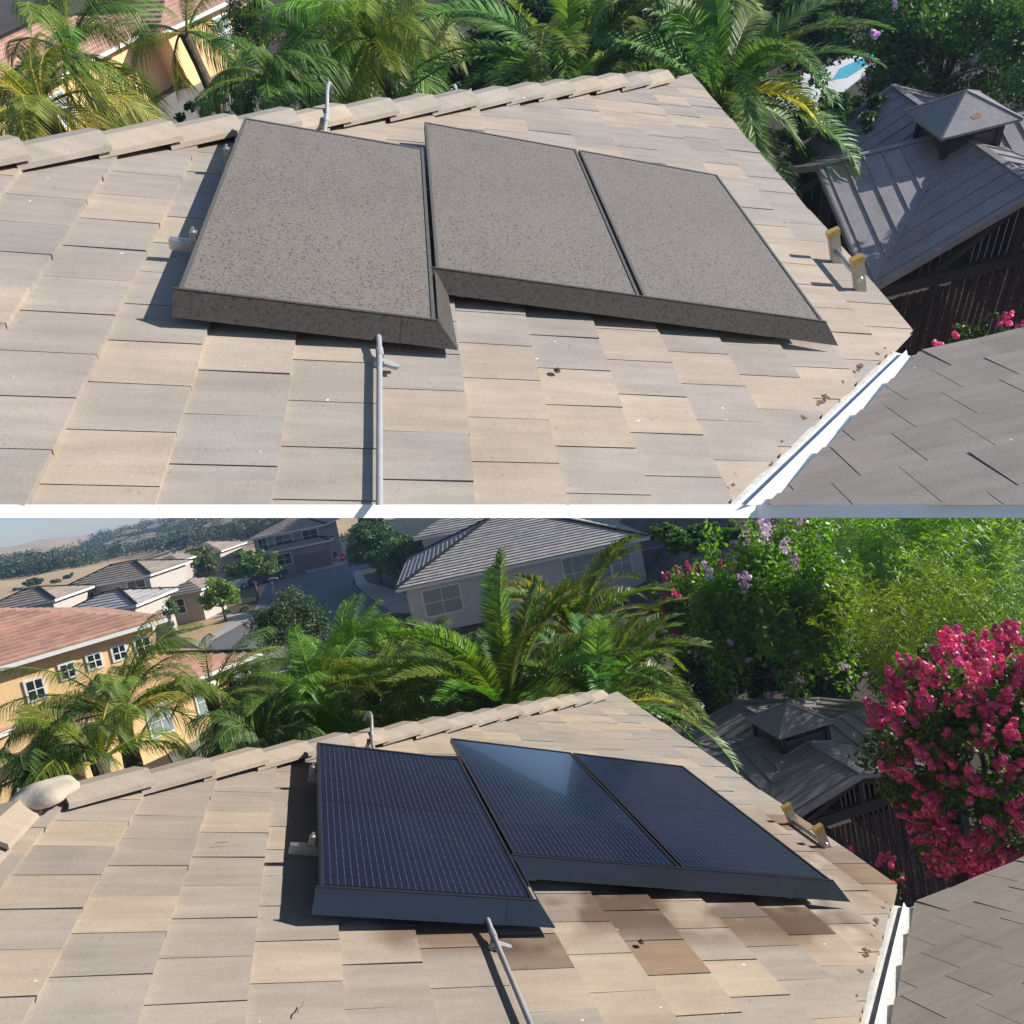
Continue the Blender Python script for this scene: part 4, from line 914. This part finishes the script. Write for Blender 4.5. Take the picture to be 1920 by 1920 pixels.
ft = bpy.data.objects.new('lettering', fc); scene.collection.objects.link(ft); bpy.context.view_layer.update(); fme = bpy.data.meshes.new_from_object(ft.evaluated_get(bpy.context.evaluated_depsgraph_get())); bpy.data.objects.remove(ft); fo = bpy.data.objects.new('lettering', fme); link(fo); fo.parent = o
mm = np.eye(4); mm[:3,0] = sx; mm[:3,1] = Z; mm[:3,2] = vdir; mm[:3,3] = ctr+vdir*.026-b; fo.matrix_local = Matrix(mm.tolist())
def lamp(u0, v0, u1, v1, arm, label):
    b = hz(P, u0, v0); dep = proj(P, b)[2]; tp = at(P, u1, v1, dep); o = thing('street_lamp', b, label, 'street lamp')
    mb = MB(); t = b.copy(); t[2] = tp[2]; mb.tube([b, t], [.11, .06], 10); part('pole', mb, M['steel'], o)
    e = t+np.array([arm*P.R.T@np.array([1,0,0])])[0]+Z*.35; mb = MB(); mb.tube([t, (t+e)/2+Z*.12, e], .04, 8); part('arm', mb, M['steel'], o)
    mb = MB(); mb.box(e+np.array([0,0,-.03]), (PL.R.T@np.array([1,0,0]), fh, Z), (.32, .12, .07)); part('lamp_head', mb, M['steel'], o)
lamp(775, 1058, 762, 980, -1.6, 'tall grey street lamp beside the grey house roof'); lamp(497, 1058, 488, 1018, -1.0, 'grey lamp pole in front of the brown two-storey house'); lamp(516, 1118, 510, 1090, .3, 'short grey post at the kerb of the street')
for i, u in enumerate((523, 532, 542, 553)):
    b = hz(P, u, 1066-i*1.5); o = thing('wheelie_bin', b, 'dark bin %s in the row at the brown house kerb' % ['leftmost','second from left','third from left','rightmost'][i], 'bin', 'bins at the kerb')
    mb = MB(); mb.box(b+Z*.55, (np.array([1.,0,0]), np.array([0,1.,0]), Z), (.3, .35, .5)); part('bin_body', mb, M['bin'], o)
    mb = MB(); mb.box(b+Z*1.09, (np.array([1.,0,0]), np.array([0,1.,0]), Z), (.33, .38, .04)); part('lid', mb, M['flash' if i == 1 else 'bin'], o)

PLANTS_L = True
g = lambda r: (r.uniform(.75, 1.25), r.uniform(.85, 1.15), r.uniform(.7, 1.1))
gy = lambda r: (r.uniform(.9, 1.9), r.uniform(.9, 1.3), r.uniform(.5, 1.))
palm(P, T(955,1335,12.0), 'large date palm with stiff upright fronds, centre of the lower view', 60, 2.6, .42, .026, .25, .45, M['phoenix'], 101, (.7, 1.5), (-.35, 1.45), g, 90, trunk_r=.3)
palm(P, T(1130,1330,12.5), 'date palm right of the tallest palm, yellow frond drooping beside the roof corner', 56, 2.3, .42, .026, .25, .45, M['phoenix'], 102, (.8, 1.8), (-.5, 1.4), g, 90, trunk_r=.3,
     extra=[(fa-1.35, .1, 1.9, 1.3, (3.4, 2.0, .5))])
palm(P, T(1085,1190,16.0), 'farther date palm against the grey house wall, yellow-tinged fronds', 38, 2.4, .42, .028, .25, .45, M['phoenix'], 103, (.8, 1.7), (-.4, 1.4), gy, 80, trunk_r=.3)
palm(P, T(225,1335,13.5), 'feathery queen palm in front of the yellow house', 30, 2.1, .60, .012, 1.0, .1, M['queen'], 104, (.9, 2.0), (-.2, 1.4), g, 90, name='queen_palm', trunk_r=.14)
palm(P, T(185,1425,11.5), 'lower yellow-green queen palm at the foot of the yellow house', 20, 1.6, .55, .012, 1.0, .1, M['queen'], 105, (.9, 2.0), (.0, 1.4), gy, 80, name='queen_palm', trunk_r=.12)
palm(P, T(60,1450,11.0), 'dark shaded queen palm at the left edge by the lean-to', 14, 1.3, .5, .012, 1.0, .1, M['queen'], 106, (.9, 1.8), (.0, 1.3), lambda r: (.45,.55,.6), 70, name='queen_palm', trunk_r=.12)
palm(P, T(395,1300,15), 'queen palm with fronds reaching over the low yellow wing', 12, 1.7, .5, .012, 1.0, .1, M['queen'], 107, (.9, 1.8), (.1, 1.2), g, 80, name='queen_palm', trunk_r=.12)
palm(P, T(640,1262,15), 'bright green feathery palm left of the date palms', 30, 1.55, .58, .013, .9, .15, M['queen'], 108, (.7, 1.7), (-.1, 1.5), lambda r: (r.uniform(.8,1.3),r.uniform(1.1,1.5),.9), 80, name='queen_palm', trunk_r=.12)
palm(P, T(600,1330,12.5), 'light green feathery palm just behind the hip tiles', 26, 1.6, .58, .013, .9, .15, M['queen'], 109, (.7, 1.7), (.0, 1.4), lambda r: (r.uniform(.8,1.2),r.uniform(1.0,1.3),.9), 80, name='queen_palm', trunk_r=.12)
palm(P, T(715,1320,13.0), 'green feathery palm between the hip tiles and the tallest date palm', 26, 1.7, .58, .013, .9, .15, M['queen'], 110, (.7, 1.7), (.0, 1.5), lambda r: (r.uniform(.9,1.5),r.uniform(1.0,1.3),.8), 80, name='queen_palm', trunk_r=.12)
palm(P, T(765,1262,15.0), 'yellow-green feathery palm behind the leftmost date palm fronds', 24, 1.3, .55, .013, .9, .15, M['queen'], 111, (.7, 1.7), (.0, 1.5), lambda r: (r.uniform(1.,1.6),r.uniform(1.1,1.4),.8), 80, name='queen_palm', trunk_r=.12)
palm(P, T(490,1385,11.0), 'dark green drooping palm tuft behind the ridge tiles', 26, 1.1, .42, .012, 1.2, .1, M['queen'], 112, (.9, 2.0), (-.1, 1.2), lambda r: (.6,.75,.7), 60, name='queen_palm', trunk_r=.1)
bushy(P, T(455,1300,16), (.55,.55,.6), 'small dark purple-leaved shrub by the yellow wing', M['dtree'], 113, 40, 90, .04, name='shrub', cat='shrub', tint=(.8,.6,.8))
bushy(P, T(610,1378,12.5), (1.5,.7,.45), 'low dark shrub mass right behind the hip tiles', M['shrub'], 114, 60, 110, .04, name='shrub', cat='shrub', trunk=False, tint=(.8,.8,.8))
bushy(P, T(1030,1350,14), (2.6,.9,.9), 'dark undergrowth below the date palms', M['dtree'], 115, 90, 110, .06, name='shrub', cat='shrub', trunk=False, tint=(.7,.8,.7))
up = lambda p, d: d[2] > -.1
bushy(P, T(1465,1160,18.0), (2.15,1.4,2.2), 'tall leafy crape myrtle with lavender blooms at its top', M['shrub'], 116, 200, 130, .08, name='crape_myrtle', cat='flowering tree', tint=(1.9,2.0,1.1), upright=True, clump_r=.55,
      flowers=[(M['lav'], 15, .20, lambda p, d: d[2] > .55 or (d[1] < -.5 and d[2] > .1 and False), 26, .03), (M['lav'], 9, .10, lambda p, d: d[1] < -.5 and d[2] < .1, 20, .025)])
bushy(P, T(1330,1180,20), (1.4,1.2,1.6), 'loose crape myrtle with magenta blooms beside the date palms', M['shrub'], 117, 120, 120, .07, name='crape_myrtle', cat='flowering tree', tint=(1.7,1.7,1.0), upright=True, clump_r=.35,
      flowers=[(M['pink'], 26, .17, lambda p, d: d[2] > .1, 26, .03)])
bushy(P, T(1390,1285,19), (2.2,1.0,1.1), 'dark green shrubs behind the gazebo roof', M['shrub'], 118, 130, 120, .07, name='shrub', cat='shrub', trunk=False, tint=(.8,.9,.9),
      flowers=[(M['lav'], 6, .09, lambda p, d: d[1] < -.3, 20, .025)])
bushy(P, T(1600,1270,19), (1.9,1.0,1.5), 'shaded green shrubs between cupola and pink crape myrtle', M['shrub'], 119, 130, 120, .07, name='shrub', cat='shrub', trunk=False, tint=(.95,1.05,.9))
grassy(P, T(1810,1110,22), 'arching bamboo clump at the upper right, pale feathery leaves', 120, 120, 3.8, 50, .50, .022, tint=(1.3,1.35,1.1), spread=1.2)
grassy(P, T(1690,1080,20.5), 'bright yellow-green bamboo drooping beside the crape myrtle', 121, 70, 2.8, 50, .52, .024, tint=(1.6,1.7,.7), spread=.7)
grassy(P, T(1690,1230,15.5), 'low yellow-green bamboo tuft above the pink blossoms', 122, 50, 1.8, 40, .45, .016, tint=(1.5,1.3,.7), spread=.6)
grassy(P, T(1900,1160,15), 'bamboo at the right edge behind the pink crape myrtle', 123, 60, 2.2, 40, .36, .012, tint=(1.3,1.2,.8), spread=.8)
bushy(P, T(1845,1415,9.3), (1.28,1.0,1.32), 'crape myrtle covered in hot pink blossom beside the gazebo', M['shrub'], 124, 140, 110, .05, name='crape_myrtle', cat='flowering tree', tint=(.95,.95,.8), clump_r=.28,
      flowers=[(M['pink'], 440, .112, lambda p, d: d[1] < .55 and proj(PL, p)[0] > 1615+max(0, proj(PL, p)[1]-1330)*.45, 34, .02)])
bushy(P, T(1625,1660,7.8), (.35,.3,.3), 'small pink flowering shrub just past the roof corner', M['shrub'], 125, 24, 80, .03, name='shrub', cat='flowering shrub', trunk=False, tint=(.6,.6,.6), flowers=[(M['pink'], 14, .06, up, 22, .016)])

# ================================================================== UPPER PLACE (before cleaning)
P = PU; CUR[0] = PU
def poly_struct(name, pts, z, mat):
    CUR[0] = PU; mb = MB(); mb.add([(p[0], p[1], z) for p in pts], [tuple(range(len(pts)))]); return structure(name, mb, mat)
gp = [hz(P, -250, 905), hz(P, 2200, 905), hz(P, 2300, -150), hz(P, -260, -55)]
poly_struct('ground', gp, 0, M['soil'])
hU, cutU = our_house(PU, True); solar(PU, True, cutU); ladder(PU, True, cutU); gazebo(PU, True, GU)
sheet(P, [(240,260),(300,190),(440,98),(560,80),(560,240),(330,300)], .02, M['path'], 'path')
sheet(P, [(1450,190),(1490,140),(1640,90),(1665,105),(1560,190),(1500,220)], .05, M['patio'], 'patio')
sheet(P, [(1560,150),(1575,128),(1640,98),(1648,108),(1590,145)], .056, M['water'], 'pool_water')
sheet(P, [(690,215),(700,140),(900,120),(930,170),(900,220)], .03, M['patio'], 'patio')
hip_house(P, E(P,-420,420,2.7), E(P,345,18,2.7), 9, 2.7, 'yellow stucco wall and pink-red tile roof of the neighbour house, top left of upper view', M['stucco_y'], M['rooft_r'],
   wins=[(.945,1.45,.75,1.25,'l'),(.60,1.45,.75,1.2,'l')], expo=.36, pitch=.30)
hip_house(P, E(P,300,60,2.7), E(P,480,-25,2.7), 7, 2.7, 'short yellow wing of the neighbour house beside the dark shrub, upper view', M['stucco_y'], M['rooft_r'], wins=[(.62,1.5,.75,1.25,'l')], expo=.36, pitch=.30)
TU = lambda u, v, d: at(PU, u, v, d)
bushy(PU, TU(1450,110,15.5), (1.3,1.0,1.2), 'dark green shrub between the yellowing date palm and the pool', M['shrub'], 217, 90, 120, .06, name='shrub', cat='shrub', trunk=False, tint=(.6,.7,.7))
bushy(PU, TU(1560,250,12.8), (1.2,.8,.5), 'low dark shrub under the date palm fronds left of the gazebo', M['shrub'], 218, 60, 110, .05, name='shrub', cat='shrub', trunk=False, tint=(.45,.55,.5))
block_wall(P, hz(P,560,75)[:2], hz(P,760,95)[:2], 1.9, 'grey block wall at the top edge behind the bright palm, upper view')
TU = lambda u, v, d: at(PU, u, v, d)
palm(P, TU(130,100,12.5), 'feathery queen palm filling the top left corner, in front of the pink roof', 24, 2.0, .60, .012, 1.0, .1, M['queen'], 201, (.9, 2.0), (-1.1, 1.4), g, 90, name='queen_palm', trunk_r=.14)
palm(P, TU(75,200,10.5), 'yellow-green queen palm at the left edge above the ridge tiles', 20, 1.5, .55, .012, 1.0, .1, M['queen'], 202, (.9, 2.0), (-.9, 1.3), gy, 80, name='queen_palm', trunk_r=.12)
palm(P, TU(345,60,14), 'queen palm fronds hanging over the yellow wall, upper view', 9, 1.4, .5, .012, 1.0, .1, M['queen'], 203, (.9, 1.8), (-.9, 1.2), g, 80, name='queen_palm', trunk_r=.1)
bushy(P, TU(475,60,15), (.5,.5,.6), 'dark purple-leaved shrub against the yellow wall, upper view', M['dtree'], 204, 50, 90, .035, name='shrub', cat='shrub', tint=(.7,.5,.6))
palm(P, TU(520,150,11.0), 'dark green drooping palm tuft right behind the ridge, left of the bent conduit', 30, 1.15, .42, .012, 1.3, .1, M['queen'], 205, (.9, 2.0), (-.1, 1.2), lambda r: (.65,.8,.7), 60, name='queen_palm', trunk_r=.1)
palm(P, TU(570,60,13), 'light green feathery palm at the top edge above the bent conduit', 24, 1.4, .58, .013, .9, .15, M['queen'], 206, (.7, 1.7), (-.9, 1.5), lambda r: (r.uniform(.8,1.2),r.uniform(1.0,1.4),.9), 80, name='queen_palm', trunk_r=.12)
palm(P, TU(700,70,12), 'bright green feathery palm left of the upper date palms', 30, 1.6, .58, .013, .9, .15, M['queen'], 207, (.7, 1.7), (-1.0, 1.5), lambda r: (r.uniform(.9,1.6),r.uniform(1.1,1.4),.8), 80, name='queen_palm', trunk_r=.12)
bushy(P, TU(660,150,13.5), (1.5,.8,.8), 'low green shrub directly behind the hip tiles, upper view', M['shrub'], 208, 50, 110, .04, name='shrub', cat='shrub', trunk=False, tint=(.9,.95,.9))
palm(P, TU(1075,150,11.5), 'large date palm with arching fronds above the hip end, upper view', 46, 3.0, .45, .028, .3, .4, M['phoenix'], 209, (.9, 1.9), (-.5, 1.3), g, 90, trunk_r=.3,
     extra=[(fa+2.4, .9, 2.2, 2.3, (1.8,1.6,1.)), (fa+1.6, .5, 2.5, 1.6, (1.1,1.2,1.)), (fa-.3, 1.0, 2.4, 2.2, (1.5,1.4,1.))])
palm(P, TU(1350,190,11.5), 'date palm beside the right eave with one yellowing frond, upper view', 44, 2.8, .45, .028, .3, .4, M['phoenix'], 210, (.9, 1.9), (-.5, 1.3), lambda r: (r.uniform(.7,1.),r.uniform(.75,1.),.9), 90, trunk_r=.3,
     extra=[(fa-1.9, .35, 1.7, 1.5, (4.2,2.3,.5))])
palm(P, TU(1230,20,16), 'farther date palm at the top edge of the upper view', 30, 2.5, .45, .028, .3, .4, M['phoenix'], 211, (.9, 1.8), (-.4, 1.3), g, 80, trunk_r=.3)
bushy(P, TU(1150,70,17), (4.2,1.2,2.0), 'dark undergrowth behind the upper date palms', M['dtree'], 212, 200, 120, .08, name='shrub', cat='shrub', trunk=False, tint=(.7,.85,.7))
bushy(P, TU(1780,80,13.5), (1.6,1.1,1.2), 'leafy crape myrtle with scattered lavender blooms, top right corner', M['shrub'], 213, 190, 140, .045, name='crape_myrtle', cat='flowering tree', tint=(1.,1.1,.9), clump_r=.38,
      flowers=[(M['lav'], 16, .10, lambda p, d: d[1] < .2, 26, .025)])
bushy(P, TU(1600,40,14.5), (1.2,1.0,.9), 'green shrub with red blooms above the pool, upper view', M['shrub'], 214, 100, 120, .045, name='shrub', cat='flowering shrub', trunk=False, tint=(.8,.9,.8),
      flowers=[(M['pink'], 8, .07, lambda p, d: d[1] < .2, 22, .02)])
bushy(P, TU(1950,130,12.5), (1.3,1.,1.4), 'green shrub at the right edge behind the cupola', M['shrub'], 215, 100, 120, .045, name='shrub', cat='shrub', trunk=False, tint=(.9,1.,.8))
bushy(P, TU(1850,640,6.3), (.35,.25,.14), 'small shrub with pink flower heads above the wing roof', M['shrub'], 216, 20, 60, .02, name='shrub', cat='flowering shrub', trunk=False, tint=(.6,.6,.6), flowers=[(M['pink'], 9, .05, up, 22, .013)])

bushy(PU, TU(2200,330,9.4), (1.2,1.0,1.5), 'pink crape myrtle just outside the right edge shading the upper gazebo', M['shrub'], 219, 110, 110, .05, name='crape_myrtle', cat='flowering tree', trunk=False, tint=(.9,.9,.8), clump_r=.32,
      flowers=[(M['pink'], 120, .14, lambda p, d: d[2] > -.6, 30, .024)])
bushy(PU, TU(500,185,13.5), (1.6,.6,.35), 'low dark planting along the path behind the ridge, upper view', M['shrub'], 220, 50, 100, .045, name='shrub', cat='shrub', trunk=False, tint=(.6,.7,.6))
bushy(PU, TU(860,150,14.0), (1.4,.8,.7), 'dark green shrub between the feathery palm and the large date palm, upper view', M['shrub'], 221, 80, 110, .05, name='shrub', cat='shrub', trunk=False, tint=(.7,.85,.7))
# move the whole upper place onto its raised, tilted ground
bpy.context.view_layer.update()
for o in list(COL[PU.name].objects):
    if o.parent is None: o.matrix_world = MU@o.matrix_basis
# ------------------------------------------------------------------ haze
CUR[0] = PL
hm = bpy.data.materials.new('haze'); hm.use_nodes = True; hn_ = hm.node_tree; hn_.nodes.remove(hn_.nodes['Principled BSDF'])
vp = hn_.nodes.new('ShaderNodeVolumePrincipled'); vp.inputs['Color'].default_value = (.36,.58,1,1); vp.inputs['Density'].default_value = .00055; vp.inputs['Anisotropy'].default_value = .3
hn_.links.new(vp.outputs[0], hn_.nodes['Material Output'].inputs['Volume'])
mb = MB(); zb = min(min(zs), 0)-25; mb.box((0, 0, (zb+150)/2), ((1,0,0),(0,1,0),(0,0,1)), (1200, 1200, (150-zb)/2)); hz_o = structure('haze', mb, hm, 'stuff'); COL[PU.name].objects.link(hz_o)
